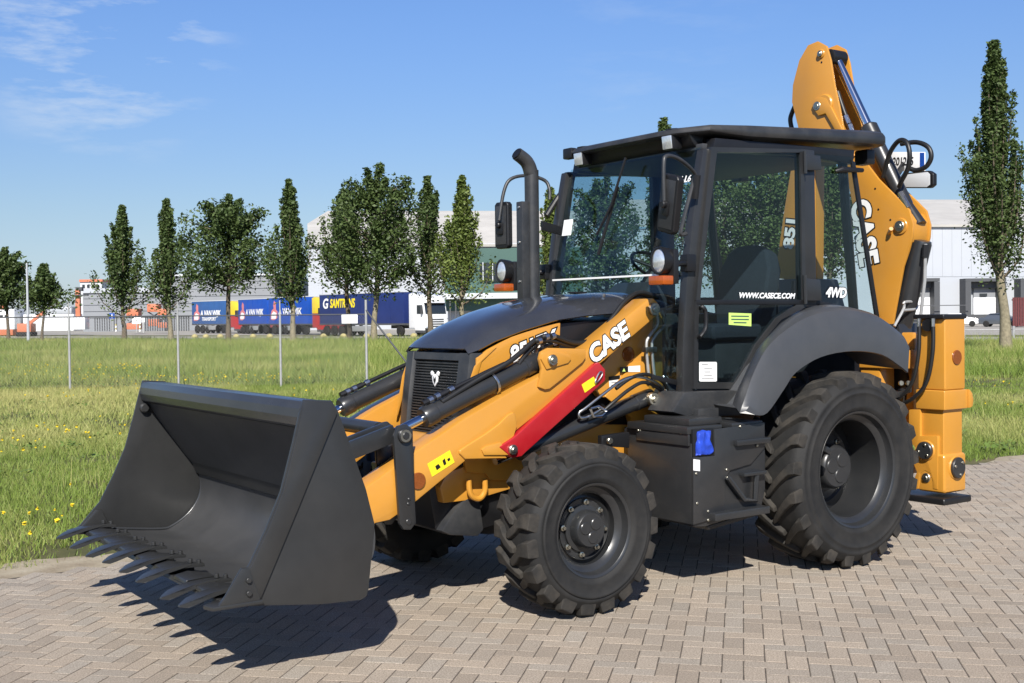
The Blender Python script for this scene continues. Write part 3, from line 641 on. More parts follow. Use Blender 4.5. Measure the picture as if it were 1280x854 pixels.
# doors: frame, glass, handle, hinges
DO = [(888, 184), (1004, 187), (1006, 384), (975, 400), (950, 430), (932, 466), (922, 486), (866, 486), (867, 400), (873, 330)]
DI = [(895, 191), (999, 191), (1002, 376), (969, 398), (944, 430), (927, 462), (917, 478), (871, 478), (872, 400), (878, 330)]
for s in (1, -1):
    A = BX(DO, .765); I = BX(DI, .765)
    fr = bmesh.new()
    for i in range(len(A)):
        j = (i+1) % len(A)
        q = bmesh.new()
        V = [[q.verts.new((p[0], s*y, p[1])) for p in (A[i], A[j], I[j], I[i])] for y in (.735, .775)]
        q.faces.new(V[0]); q.faces.new(V[1][::-1])
        for k in range(4): q.faces.new((V[0][k], V[1][k], V[1][(k+1) % 4], V[0][(k+1) % 4]))
        join(fr, q)
    bmesh.ops.remove_doubles(fr, verts=fr.verts, dist=.0005)
    door = fin('cab_door', fr, MT['grey'], cab, smooth=.5)
    fin('door_glass', prism(BX([(895, 191), (999, 191), (1002, 376), (874, 376), (878, 330)], .765), s*.757, s*.762), MT['glass'], door, smooth=0)
    fin('lower_door_glass', prism(BX([(873, 380), (1000, 380), (969, 398), (944, 430), (927, 462), (917, 478), (871, 478), (872, 400)], .765), s*.757, s*.762), MT['glass'], door, smooth=0)
    fin('door_waist_bar', prism(BX([(869, 375), (1004, 375), (1004, 381), (869, 381)], .765), s*.745, s*.777, bv=.003), MT['black'], door)
    hp = [B(u, v, 'y', y) for u, v, y in ((876, 385, .78), (878, 384, .81), (882, 390, .815), (882, 410, .815), (876, 420, .815), (874, 421, .78))]
    fin('door_handle', tube([Vector((p.x, s*p.y, p.z)) for p in hp], .014, 10, 4), MT['black'], door)
    for v0, v1 in ((191, 213), (346, 376)):
        h = prism(BX([(1006, v0+2), (1024, v0+4), (1026, v1), (1006, v1)], .775), s*.765, s*.785, bv=.004); join(h, tube([B(1006, v0-2, 'y', .79).to_tuple() if s > 0 else MIR @ B(1006, v0-2, 'y', .79), B(1007, v1+4, 'y', .79).to_tuple() if s > 0 else MIR @ B(1007, v1+4, 'y', .79)], .012, 8)); fin('door_hinge', h, MT['grey'], door)
    # quarter window behind the door
    qw = BX([(1020, 192), (1062, 196), (1068, 203), (1099, 404), (1060, 388), (1022, 378)], .75)
    fin('quarter_window', prism(qw, s*.742, s*.748), MT['glass'], cab, smooth=0)
    ed = BX([(1064, 200), (1069, 203), (1101, 408), (1096, 404)], .75); fin('window_edge', prism(ed, s*.735, s*.752, bv=.002), MT['black'], cab)
    ed = BX([(1020, 375), (1060, 384), (1098, 402), (1098, 408), (1060, 391), (1020, 381)], .75); fin('window_edge', prism(ed, s*.735, s*.752, bv=.002), MT['black'], cab)
    if s > 0:
        a = B(923, 369.5, 'y', .763); b = B(997, 370.5, 'y', .763)
        text('web_lettering', 'WWW.CASECE.COM', .050, MT['white'], a, b-a, (0, 0, 1), door, off=.0018, shear=.25, lift=.002, xs=(b-a).length/.50)
        a = B(1032, 366, 'y', .749); b = B(1062, 367, 'y', .749)
        text('drive_lettering', '4WD', .095, MT['white'], a, b-a, (0, 0, 1), cab, off=.004, shear=.2, lift=.002, outline=.006, mo=MT['inkblack'])
        st = fin('lime_sticker', prism(BX([(911, 391), (939, 392), (939, 408), (911, 406)], .763), .7622, .7640), MT['sticker_green'], door, smooth=0)
        for k, (u0, u1, v) in enumerate(((914, 936, 395.5), (914, 936, 399.5), (917, 933, 403.5))):
            fin('print_line', prism(BX([(u0, v-1), (u1, v-.7), (u1, v+.8), (u0, v+.5)], .764), .7641, .7650), MT['green'], st, smooth=0)
        st = fin('white_sticker', prism(BX([(874, 453.5), (875, 452.5), (895, 452.5), (896, 453.5), (896, 476), (895, 477), (875, 477), (874, 476)], .763), .7622, .7640), MT['white'], door, smooth=0)
        for u0, u1, v in ((877, 885, 455.5), (880, 890, 461), (880, 888, 465), (880, 890, 469), (877, 892, 473.5)):
            fin('print_line', prism(BX([(u0, v-.5), (u1, v-.5), (u1, v+.5), (u0, v+.5)], .764), .7641, .7650), MT['galv'], st, smooth=0)
    # windscreen corner panel beside the bonnet
    lp = BX([(817, 388), (851, 378), (851, 478), (818, 470)], .70)
    fin('front_corner_glass', prism(lp, s*.690, s*.695), MT['glass'], cab, smooth=0)
    fin('corner_frame', prism(BX([(815, 468), (856, 477), (856, 484), (815, 474)], .70), s*.685, s*.70, bv=.003), MT['black'], cab)
# windscreen between the front pillars
TL = [(1.165, 1.28), (1.15, 1.75), (1.10, 2.10), (1.03, 2.45), (.955, 2.80)]
fin('windscreen', solidify(loft([[Vector((x, y, z)) for y in (-.685, .685)] for x, z in TL]), .005), MT['screen'], cab, smooth=1)
bar = loft([[Vector((1.160, y, z)) for y in (-.66, .66)] for z in (1.968, 1.980)]); fin('windscreen_seam', solidify(bar, .006), MT['white'], cab)
fin('permit_sticker', xf(box((-.003, -.05, -.06), (.003, .05, .06)), Matrix.Translation((1.06, -.60, 2.36)) @ Matrix.Rotation(-.2, 4, 'Y')), MT['white'], cab, smooth=0)
text('number_lettering', '354-L6', .062, MT['white'], (1.028, .497, 2.592), (0, 1, 0), (-.2, 0, 1), cab, off=.001, shear=.2, lift=.004)
# wiper
w0 = Vector((1.0, .05, 2.80)); w1 = Vector((1.085, -.18, 2.16))
wi = tube([w0+Vector((.05, 0, 0)), (w0+w1)/2+Vector((.06, .02, 0)), w1+Vector((.04, 0, .12))], .009, 8); join(wi, tube([w0.lerp(w1, .30)+Vector((.03, -.01, 0)), w1+Vector((.03, 0, -.02))], .012, 8)); fin('wiper', wi, MT['black'], cab)
# roof
RP = [(1.06, -.53), (1.06, .53), (.93, .75), (.60, .79), (-.80, .79), (-.90, .72), (-.90, -.72), (-.80, -.79), (.60, -.79), (.93, -.75)]
def roof_z(x): return 2.935+(1.06-x)*.048
rf = bmesh.new(); lay = []
for dz, k in ((-.10, .955), (-.088, .99), (-.07, 1.0), (-.028, 1.0), (-.008, .988), (.004, .965), (.014, .90), (.03, .5)):
    lay.append([rf.verts.new((.1+(x-.1)*k, y*k, roof_z(x)+(dz if dz > -.05 or x < .5 else dz*(.5 if x > .9 else .8)))) for x, y in RP])
for a, b in zip(lay, lay[1:]):
    for i in range(len(a)): rf.faces.new((a[i], a[(i+1) % len(a)], b[(i+1) % len(b)], b[i]))
rf.faces.new(lay[0]); rf.faces.new(lay[-1][::-1])
bevel(rf, .008, .6); roof = fin('cab_roof', rf, MT['plastic'], cab, smooth=.7)
vis = prism([(.99, 2.90), (.97, 2.85), (.92, 2.80), (.88, 2.80), (.86, 2.885), (.97, 2.91)], -.62, .62, bv=.006); fin('front_visor', vis, MT['black'], roof)
fin('headlining', box((-.5, -.68, 2.79), (.93, .68, 2.83), .01), MT['interior'], roof)
for s in (1, -1):
    wlm = Matrix.Translation((1.05, s*.473, 2.850)) @ Matrix.Rotation(.12, 4, 'Y')
    wk = fin('work_light', xf(box((-.085, -.052, -.052), (.0, .052, .052), .015), wlm), MT['black'], roof)
    fin('lamp_lens', xf(box((-.002, -.044, -.044), (.008, .044, .044), .006), wlm), MT['lens'], wk)
    fin('lamp_bracket', xf(box((-.08, -.03, .04), (-.02, .03, .09), .005), wlm), MT['black'], wk)
    bk_ = xf(box((-.09, -.06, -.055), (.0, .06, .055), .014), Matrix.Translation((-.82, s*.63, 2.855)) @ Matrix.Rotation(PI, 4, 'Z')); fin('work_light', bk_, MT['black'], roof)
    # handle / latch on quarter glass
    if s > 0: fin('window_knob', tube([B(1044, 214, 'y', .76), B(1052, 212, 'y', .78), B(1078, 213, 'y', .78)], [.012, .022, .016], 10), MT['black'], cab)
fin('roof_lug', xf(box((-.03, -.05, -.04), (.03, .05, .04), .012), Matrix.Translation((1.03, -.60, 2.905))), MT['black'], roof)
# inside the cab
seat = fin('seat', xf(box((-.10, -.25, 1.52), (.42, .25, 1.64), .05, 3), Matrix.Identity(4)), MT['seat'], cab)
bkr = prism([(-.20, 1.58), (.20, 1.58), (.26, 1.80), (.26, 2.05), (.20, 2.18), (.10, 2.235), (-.10, 2.235), (-.20, 2.18), (-.26, 2.05), (-.26, 1.80)], -.08, .07, axis='x', bv=.045, seg=3)
xf(bkr, Matrix.Translation((-.12, 0, 1.6)) @ Matrix.Rotation(-.22, 4, 'Y') @ Matrix.Translation((0, 0, -1.6))); fin('seat_backrest', bkr, MT['seat'], seat)
fin('seat_base', box((-.05, -.2, 1.2), (.35, .2, 1.53), .02), MT['interior'], seat)
for s in (1, -1): fin('armrest', xf(box((-.2, s*.33-.05, 1.78), (.2, s*.33+.05, 1.84), .02), Matrix.Identity(4)), MT['interior'], seat)
con = prism([(1.02, 1.22), (1.06, 1.85), (.92, 1.95), (.82, 1.82), (.86, 1.22)], -.22, .22, bv=.03); cono = fin('dashboard', con, MT['interior'], cab)
sw = lathe([(.185, -.013), (.198, 0), (.185, .013), (.172, 0), (.185, -.013)], (.74, 0, 2.05), (-.65, 0, 1), 36, caps=False); swo = fin('steering_wheel', sw, MT['black'], cab)
fin('steering_column', tube([(.98, 0, 1.75), (.74, 0, 2.045)], .035, 10), MT['black'], swo)
for k in range(3):
    a = 2*PI*k/3+.5; n = Vector((-.65, 0, 1)).normalized(); u, w_ = frame_of(n)
    fin('wheel_spoke', tube([Vector((.74, 0, 2.045)), Vector((.74, 0, 2.05))+(u*math.cos(a)+w_*math.sin(a))*.185], .012, 8), MT['black'], swo)
fin('side_console', box((-.35, -.68, 1.22), (.55, -.42, 1.72), .04), MT['interior'], cab)
for yy in (-.68, .68): fin('rear_pillar', tube([(-.58, yy, 1.70), (-.46, yy, 2.80)], .035, 8), MT['black'], cab)
fin('rear_wall', box((-.62, -.70, 1.22), (-.56, .70, 1.62), .01), MT['interior'], cab)
fin('rear_lever', tube([(-.35, .30, 1.60), (-.36, .30, 1.95)], .012, 8), MT['black'], cab); fin('rear_lever', tube([(-.35, .15, 1.60), (-.37, .14, 1.98)], .012, 8), MT['black'], cab)

# headlamps, mirrors
for s in (1, -1):
    c = Vector((1.475, s*.852, 2.0445))
    hb = lathe([(0, -.12), (.05, -.115), (.066, -.06), (.072, .0), (.072, .012), (.062, .014), (.060, .004), (0, .004)], (c.x, 0, 0), (1, 0, 0), 28, caps=False)
    for v in hb.verts: v.co.z *= 1.22
    hb.transform(Matrix.Translation((0, c.y, c.z)))
    hl_ = fin('headlamp', hb, MT['black'], cab)
    lm = lathe([(.060, .005), (.05, .012), (.03, .017), (0, .02)], (c.x, 0, 0), (1, 0, 0), 28, caps=False)
    for v in lm.verts: v.co.z *= 1.22
    lm.transform(Matrix.Translation((0, c.y, c.z))); fin('lamp_lens', lm, MT['lens'], hl_)
    ind = fin('indicator', box((c.x-.06, c.y-.072, c.z-.150), (c.x+.03, c.y+.065, c.z-.092), .012), MT['amber'], hl_)
    fin('lamp_housing', box((c.x-.10, c.y-.076, c.z-.145), (c.x-.055, c.y+.07, c.z+.07), .012), MT['black'], hl_)
    fin('lamp_bracket', tube([(c.x-.09, c.y, c.z-.03), (1.25, s*.80, c.z-.01), (1.12, s*.735, c.z-.01)], .02, 10), MT['black'], hl_)
    fin('lamp_bracket', box((1.10, s*.755-.035, c.z-.06), (1.18, s*.755+.035, c.z+.05), .008), MT['black'], hl_)
# left mirror (back towards us) and right mirror
def mirror_obj(c, w, h, rz, tilt_y, tilt_x, armpts):
    X = Matrix.Translation(c) @ Matrix.Rotation(rz, 4, 'Z') @ Matrix.Rotation(tilt_y, 4, 'Y') @ Matrix.Rotation(tilt_x, 4, 'X')
    b = fin('mirror', xf(prism([(-w/2, -h/2+.02), (-w/2+.02, -h/2), (w/2-.02, -h/2), (w/2, -h/2+.02), (w/2, h/2-.02), (w/2-.02, h/2), (-w/2+.02, h/2), (-w/2, h/2-.02)], -.035, .015, axis='x', bv=.012, seg=3), X), MT['black'], cab)
    fin('mirror_back', xf(prism([(-w/2+.02, -h/2+.03), (w/2-.02, -h/2+.03), (w/2-.02, h/2-.03), (-w/2+.02, h/2-.03)], .0145, .019, axis='x', bv=.003), X), MT['plastic'], b)
    fin('mirror_mount', xf(box((.012, -.03, -.07), (.035, .03, .01), .01), X), MT['black'], b)
    fin('mirror_arm', tube(armpts, .013, 10, 5), MT['plastic'], b, smooth=1.2)
    fin('mirror_clamp', disc_stack(X @ Vector((.03, 0, 0)), X.to_3x3() @ Vector((1, 0, 0)), .024, .03, .006, 14), MT['black'], b)
mirror_obj(Vector((1.435, .90, 2.39)), .165, .36, -.06, .06, -.24, [(1.47, .895, 2.40), (1.47, .893, 2.62), (1.44, .885, 2.685), (1.30, .85, 2.68), (1.12, .79, 2.62), (1.09, .775, 2.57), (1.09, .77, 2.52)])
p = [B(628, 276, 'y', -.87), B(634, 240, 'y', -.87), B(643, 224, 'y', -.86), B(664, 220, 'y', -.84), B(685, 226, 'y', -.80), B(691, 238, 'y', -.77), B(691, 250, 'y', -.76)]
mirror_obj(Vector((1.43, -.905, 2.385)), .150, .345, .12, 0, 0, [q+Vector((.03, 0, 0)) for q in p])
fin('mirror_bracket', tube([B(683, 270, 'y', -.76), B(697, 248, 'y', -.76), B(706, 238, 'y', -.74), B(716, 234, 'y', -.70)], .022, 10, 4), MT['black'], cab)
fin('mirror_bracket', tube([(1.09, .765, 2.45), (1.09, .79, 2.60)], .026, 10), MT['black'], cab)
fin('grab_rail', tube([B(u, v, 'y', .77) for u, v in ((868, 222), (862, 245), (856, 268), (851, 292), (858, 292))], .013, 8, 4), MT['plastic'], cab)

# exhaust stack with heat shield
ex = tube([(1.58, -.33, 1.60), (1.58, -.33, 2.62), (1.585, -.33, 2.70), (1.62, -.33, 2.775), (1.70, -.33, 2.825)], [.050, .050, .050, .048, .046], 20, 5)
ex = fin('exhaust_stack', ex, MT['plastic'], backhoe, smooth=1.2)
fin('exhaust_mouth', lathe([(.040, 0), (.040, .01)], (1.70, -.33, 2.825), (.085, 0, .055), 20), MT['inkblack'], ex)
hs = box((1.625, -.365, 1.78), (1.69, -.295, 2.50), .008); hso = fin('heat_shield', hs, MT['plastic'], ex)
for z in (1.95, 2.22, 2.46): fin('bolt', disc_stack((1.688, -.33, z), (1, 0, 0), .010, .010, .002, 8), MT['steel'], hso)
fin('exhaust_bracket', prism(BX([(677, 276), (702, 284), (701, 294), (677, 288)], -.45), -.46, -.44, bv=.004), MT['black'], ex)

# ------------------------------------------------------------------ rear fenders
IN = [(.77, 1.12), (.73, 1.195), (.646, 1.298), (.531, 1.455), (.294, 1.639), (.01, 1.746), (-.242, 1.768), (-.50, 1.735), (-.62, 1.70)]
OU = [(.99, 1.085), (.88, 1.09), (.72, 1.235), (.61, 1.335), (.37, 1.425), (.06, 1.455), (-.24, 1.425), (-.45, 1.335), (-.53, 1.29)]
CR = [(1.09, 1.12), (1.05, 1.20), (.955, 1.38), (.80, 1.55), (.48, 1.70), (.13, 1.745), (-.25, 1.695), (-.50, 1.58), (-.565, 1.52)]
for s in (1, -1):
    rows = []
    pi, pc, po = [[Vector((a, 0, b)) for a, b in L] for L in (IN, CR, OU)]
    pi, pc, po = spline(pi, 4), spline(pc, 4), spline(po, 4)
    for a, c, b in zip(pi, pc, po):
        row = [Vector((a.x, s*.70, a.z-.01)), Vector((a.x, s*.765, a.z))]
        mid = a.lerp(c, .55); row.append(Vector((mid.x, s*.95, mid.z+.012)))
        row.append(Vector((a.lerp(c, .88).x, s*1.08, a.lerp(c, .88).z+.006)))
        row.append(Vector((c.x*.985+b.x*.015, s*1.145, c.z-.02)))
        q = c.lerp(b, .25); row.append(Vector((q.x, s*1.172, q.z)))
        row.append(Vector((b.x, s*1.178, b.z))); row.append(Vector((b.x, s*1.165, b.z-.004)))
        q = Vector((b.x, 0, b.z)); row.append(Vector((b.x, s*1.13, b.z+.02)))
        row.append(Vector((b.x, s*.75, b.z+.05)))
        rows.append(row)
    f = loft(rows)
    for e in (rows[0], rows[-1]):
        f.faces.new([f.verts.new(p) for p in e])
    bmesh.ops.remove_doubles(f, verts=f.verts, dist=.0005)
    fin('rear_fender', f, MT['fender'], backhoe, smooth=.7)

# ------------------------------------------------------------------ fuel tank box with steps
TX = 1.43; TY = 1.085
for s in (1, -1):
    tk = fin('tank_box', prism([(TX, .425), (TX-.10, .415), (.84, .47), (.80, .60), (.80, 1.00), (TX, .985)], s*.45, s*TY, bv=.008), MT['grey'], backhoe)
    if s < 0: continue
    # nothing is cut out for the bag: a black panel paints the recess's shade
    fin('tank_front_panel', box((TX, .50, .44), (TX+.012, TY-.004, .93), .004), MT['grey'], tk)
    lid = box((TX-.26, .52, .985), (TX+.035, TY-.01, 1.03), .008); lido = fin('tank_lid', lid, MT['grey'], tk)
    fin('tank_lid', box((TX+.012, .60, .915), (TX+.026, TY-.01, .985), .004), MT['grey'], tk)
    fin('battery_cover', box((TX-.30, .62, 1.03), (TX-.02, TY-.05, 1.075), .010), MT['grey'], tk)
    fin('top_cover', box((.82, .60, 1.0), (1.10, TY+.004, 1.035), .012), MT['grey'], tk)
    def sidepanel(pts, t0=0, t1=.016, m='grey', nm='tank_side_panel'): return fin(nm, prism(BX(pts, TY+.01), TY+t0, TY+t1, bv=.003), MT[m], tk)
    sidepanel([(892, 537), (955, 528), (955, 560), (938, 580), (912, 588), (905, 600), (905, 640), (880, 652), (866, 656), (866, 572), (893, 570)])
    sidepanel([(867, 537), (893, 535), (893, 570), (867, 572)], -.02, .004, 'black', 'niche_shade_panel')
    for u, v in ((870, 592), (871, 629), (885, 639), (885, 650), (925, 527+6), (946, 557), (908, 587), (909, 597)):
        q = B(u, v, 'y', TY+.016); fin('bolt', disc_stack(q, (0, 1, 0), .009, .008, .002, 8), MT['zinc'], tk, smooth=.4)
    for u, v in ((798, 538), (852, 541)):
        q = B(u, v, 'x', TX+.026); fin('bolt', disc_stack(q, (1, 0, 0), .010, .008, .002, 8), MT['zinc'], tk, smooth=.4)
    fin('tank_tag', prism(BX([(866, 574), (874, 575), (874, 589), (866, 588)], TY+.012), TY+.0161, TY+.019), MT['white'], tk, smooth=0)
    # steps
    def step(z, x0, x1, y0, y1, t):
        return fin('step', box((x0, y0, z-t), (x1, y1, z), .006), MT['grey'], tk)
    step(.50, .84, 1.32, TY-.05, TY+.075, .045); step(.93, .80, 1.10, TY-.03, TY+.05, .035)
    p0 = [B(u, v, 'y', TY+.03) for u, v in ((910, 597), (930, 624), (944, 626), (946, 592))]
    fin('step_bracket', tube(p0, .018, 8), MT['grey'], tk)
    fin('step', xf(box((.84, TY-.06, .70), (1.04, TY+.05, .722), .005), Matrix.Identity(4)), MT['grey'], tk)
    fin('lower_bracket', prism([(1.30, .41), (.84, .46), (.84, .43), (1.28, .385)], TY-.2, TY-.02, bv=.004), MT['black'], tk)
    q = B(761, 551, 'y', .62); fin('bolt', disc_stack(q, (0, 1, 0), .022, .02, .004, 8), MT['zinc'], tk)
    fin('tank_arm', prism(BX([(752, 545), (787, 540), (787, 560), (752, 558)], .60), .56, .60, bv=.006), MT['black'], tk)

# ------------------------------------------------------------------ stabilisers
for s in (1, -1):
    x0, x1, y0, y1 = -1.40, -1.13, .815, 1.05
    sb = fin('stabiliser', box((x0+.01, s*y0, 1.13), (x1-.01, s*y1, 1.66), .018, 3) if s > 0 else box((x0+.01, -y1, 1.13), (x1-.01, -y0, 1.66), .018, 3), MT['yellow'], backhoe)
    def sbox(nm, a, b, m, bv=.012, par=None):
        a, b = list(a), list(b)
        if s < 0: a[1], b[1] = -b[1], -a[1]
        return fin(nm, box(a, b, bv, 3), MT[m], par or sb)
    sbox('collar', (x0-.006, y0-.006, .985), (x1+.008, y1+.008, 1.13), 'yellow')
    lg = sbox('leg', (x0+.02, y0+.02, .60), (x1-.02, y1-.02, .99), 'yellow')
    sbox('foot_block', (x0, y0+.0, .37), (x1, y1, .66), 'yellow', .03)
    sbox('cap', (x0+.0, y0-.02, 1.655), (x1+.02, y1+.01, 1.69), 'black')
    fpx = [(1136, 512), (1150, 512), (1150, 545), (1172, 545), (1172, 612), (1166, 611), (1166, 602), (1163, 592), (1156, 588), (1150, 592), (1149, 604), (1148, 611), (1143, 612), (1140, 606), (1146, 590), (1141, 578), (1144, 560), (1136, 550)]
    fl = prism([(s*B(u, v, 'x', x1+.004).y, B(u, v, 'x', x1+.004).z) for u, v in fpx], x1-.05, x1+.004, axis='x', bv=.004); fin('flange', fl, MT['yellow'], sb)
    sbox('pad', (x0-.0, .50, .295), (x1+.07, y1+.045, .345), 'black', .018)
    for (c, d, r) in (((x1+.002, s*.896, .68), (1, 0, 0), .066), ((x0+.13, s*(y1-.004), .555), (0, s, 0), .078)):
        ds = fin('pin_boss', disc_stack(c, d, r*1.15, .012, .006, 28), MT['yellow'], sb)
        dk = fin('pin_cover', disc_stack(Vector(c)+Vector(d)*.012, d, r, .022, .006, 28), MT['grey'], sb)
        u, w_ = frame_of(Vector(d))
        for k in range(3):
            a = 2*PI*k/3+.5; fin('bolt', disc_stack(Vector(c)+Vector(d)*.034+(u*math.cos(a)+w_*math.sin(a))*r*.68, d, .012, .008, .002, 8), MT['zinc'], dk)
    bolt((x1-.02, s*.895, .475), (1, 0, 0), .036, .03, MT['zinc'], sb)
    bolt((x0+.12, s*y1, 1.37), (0, s, 0), .055, .010, MT['reflector'], sb, 'side_reflector', False)
    ey = prism([(x0-.005, .99), (x0-.045, 1.0), (x0-.055, 1.05), (x0-.04, 1.10), (x0-.005, 1.13)], s*(y0+.2), s*(y0+.26), bv=.006); fin('lifting_eye', ey, MT['yellow'], sb)
    # hoses down the front
    for k, yy in enumerate((.86, .98)):
        hp = [(x1+.03, s*yy, 1.60), (x1+.04, s*yy, 1.40), (x1+.05, s*(yy-.05), 1.18), (x1+.06, s*(yy-.18), 1.05), (x1+.04, s*(yy-.35), 1.0)]
        ho = fin('hydraulic_hose', tube(hp, .015, 10, 6), MT['hose'], sb, smooth=1.2)
        fin('hose_fitting', tube([(x1+.03, s*yy, 1.66), (x1+.03, s*yy, 1.58)], .014, 8), MT['steel'], ho)
    fin('hose_port', lathe([(.030, 0), (.045, 0), (.045, .02), (.030, .02)], (x1, s*.92, 1.61), (1, 0, 0), 20), MT['black'], sb)
frm = prism([(-1.10, -.72), (-1.10, .72), (-1.32, .72), (-1.32, -.72)], .48, .62, axis='z', bv=.01); fin('rear_frame', frm, MT['yellow'], backhoe)
frm = prism([(-1.10, -.72), (-1.10, .72), (-1.32, .72), (-1.32, -.72)], 1.28, 1.42, axis='z', bv=.01); fin('rear_frame', frm, MT['yellow'], backhoe)
for yy in (-.40, .40): fin('frame_post', box((-1.30, yy-.09, .6), (-1.12, yy+.09, 1.3), .01), MT['yellow'], backhoe)
fin('rear_bracket', prism(BX([(1118, 492), (1140, 484), (1140, 490), (1118, 499)], .72), .66, .72, bv=.004), MT['grey'], backhoe)
for u in (1126, 1135): fin('bolt', disc_stack(B(u, 479, 'y', .73), (.6, .8, 0), .02, .02, .004, 10), MT['zinc'], backhoe)
fin('lock_lever', tube([B(u, v, 'y', .55) for u, v in ((1118, 408), (1130, 385), (1130, 378), (1144, 378), (1145, 386), (1128, 388))], .011, 8, 3), MT['galv'], backhoe)

# ------------------------------------------------------------------ backhoe folded sideways behind the cab: plates face forward
BXF, BXR = -1.35, -1.59
BXM = (BXF+BXR)/2
def BYZ(pts, x):
    o = []
    for u, v in pts:
        p = B(u, v, 'x', x); o.append((p.y, p.z))
    return o
fin('carriage', box((-1.62, .02, .75), (-1.36, .62, 1.55), .02), MT['yellow'], backhoe)
fin('swing_post', prism([(.10, .70), (.10, 1.50), (.26, 1.62), (.50, 1.62), (.58, 1.2), (.50, .7)], -1.58, -1.34, axis='x', bv=.02), MT['grey'], backhoe)
boom_pts = [(1038, 172), (1058, 219), (1071, 283), (1087, 347), (1096, 395), (1103, 428), (1113, 424), (1118, 392), (1129, 333), (1136, 312), (1140, 296), (1141, 280), (1136, 262), (1121, 247), (1098, 224), (1082, 203), (1068, 188), (1058, 172)]
top_pts = [(1012, 57), (1024, 52), (1035, 58), (1040, 75), (1045, 107), (1051, 134), (1058, 172), (1070, 195), (1050, 206), (1030, 190), (1001, 165), (992, 128), (993, 107), (1001, 76)]
bx = BYZ(boom_pts, BXF); tx = BYZ(top_pts, BXF)
boom = fin('boom', prism(bx, BXF-.025, BXF, axis='x', bv=.006), MT['yellow'], backhoe)
fin('boom_plate', prism(bx, BXR, BXR+.025, axis='x', bv=.006), MT['yellow'], boom)
fin('boom_head_plate', prism(tx, BXF-.002, BXF+.022, axis='x', bv=.006), MT['yellow'], boom); fin('boom_head_plate', prism(tx, BXR-.0, BXR+.022, axis='x', bv=.006), MT['yellow'], boom)
fin('boom_web', prism(BYZ([(1040, 180), (1059, 219), (1072, 283), (1088, 347), (1097, 395), (1101, 392), (1076, 283), (1064, 219), (1046, 180)], BXF), BXR+.02, BXF-.02, axis='x', bv=.003), MT['yellow'], boom)
fin('boom_web', prism(BYZ([(1137, 303), (1139, 292), (1139, 276), (1132, 266), (1126, 268), (1131, 278), (1130, 300)], BXF), BXR+.02, BXF-.02, axis='x', bv=.006), MT['yellow'], boom)
fin('boom_web', prism(BYZ([(1003, 80), (1012, 62), (1020, 57), (1024, 62), (1014, 76), (1004, 110), (998, 130), (995, 128), (996, 107)], BXF), BXR+.02, BXF-.02, axis='x', bv=.003), MT['yellow'], boom)
def bpin(u, v, r, x=BXF+.022):
    q = B(u, v, 'x', x); o = fin('pin_collar', disc_stack(q, (1, 0, 0), r*1.45, .012, .005, 28), MT['yellow'], boom); bolt(q+Vector((.012, 0, 0)), (1, 0, 0), r, .014, MT['zinc'], o, 'pin_head')
bpin(1026.5, 67.5, .026); bpin(1023, 133, .038); bpin(1126, 283, .044, BXF)
fin('link_arm', prism(BYZ([(1016, 133), (1019, 124), (1026, 121), (1034, 123), (1040, 134), (1053, 160), (1057, 170), (1049, 170), (1033, 142), (1024, 145)], BXF+.03), BXF+.024, BXF+.044, axis='x', bv=.006), MT['yellow'], boom)
fin('link_boss', disc_stack(B(1031, 131, 'x', BXF+.022), (1, 0, 0), .085, .02, .008, 28), MT['yellow'], boom)
fin('stop_pin', tube([B(1111, 292, 'x', BXF), B(1114, 286, 'x', BXF+.05)], .016, 10), MT['yellow'], boom)
for u, v in ((1094, 236), (1098, 262), (1113, 275), (1027, 78)): fin('bolt_hole', disc_stack(B(u, v, 'x', BXF+(.022 if u < 1030 else .0)), (1, 0, 0), .009, .002, .0005, 10), MT['inkblack'], boom)
a = B(1076, 250, 'x', BXF+.002); b = B(1091, 349, 'x', BXF+.002); dn = (b-a)
text('brand_lettering', 'CASE', .25, MT['white'], a+Vector((0, -.02, 0)), dn, Vector((0, 1, .1)), boom, off=.011, lift=.003, outline=.010, mo=MT['inkblack'], xs=dn.length/.71)
a = B(1045, 72, 'x', BXM); b = B(1134, 262, 'x', BXM); d = (b-a).normalized(); L = (b-a).length; fr = L*.46
dc = lathe([(0, fr), (.05, fr), (.072, fr+.02), (.072, fr+.12), (.062, fr+.125), (.062, L-.04), (.05, L), (0, L)], a, d, 28, caps=False); dc = fin('dipper_cylinder', dc, MT['grey'], backhoe)
fin('piston_rod', lathe([(.036, .03), (.036, fr+.01)], a, d, 24), MT['chrome'], dc)
fin('rod_eye', lathe([(.05, -.085), (.060, -.08), (.060, .08), (.05, .085)], a, (1, 0, 0), 24), MT['black'], dc)
fin('cylinder_saddle', tube([B(1131, 250, 'x', BXM), B(1149, 282, 'x', BXM)], [.035, .06], 14), MT['grey'], dc)
def bh(pts, r=.02): return fin('hydraulic_hose', tube([B(u, v, 'x', x) for u, v, x in pts], r, 12, 6), MT['hose'], dc, smooth=1.2)
bh([(1047, 115, -1.42), (1056, 142, -1.42), (1064, 160, -1.42), (1066, 178, -1.42)])
for u, v, u2, v2 in ((1057, 145, 1061, 155), (1062, 156, 1065, 165)): fin('hose_fitting', tube([B(u, v, 'x', -1.39), B(u2, v2, 'x', -1.39)], .022, 8), MT['steel'], dc, smooth=.3)
bh([(1104, 222, -1.42), (1108, 205, -1.40), (1114, 188, -1.38), (1124, 176, -1.36), (1133, 178, -1.34), (1137, 192, -1.33), (1135, 210, -1.34), (1127, 226, -1.36), (1124, 234, -1.38)], .019)
bh([(1126, 180, -1.46), (1146, 178, -1.48), (1160, 184, -1.48), (1164, 196, -1.48), (1158, 208, -1.48), (1146, 213, -1.47), (1138, 211, -1.46)], .019)
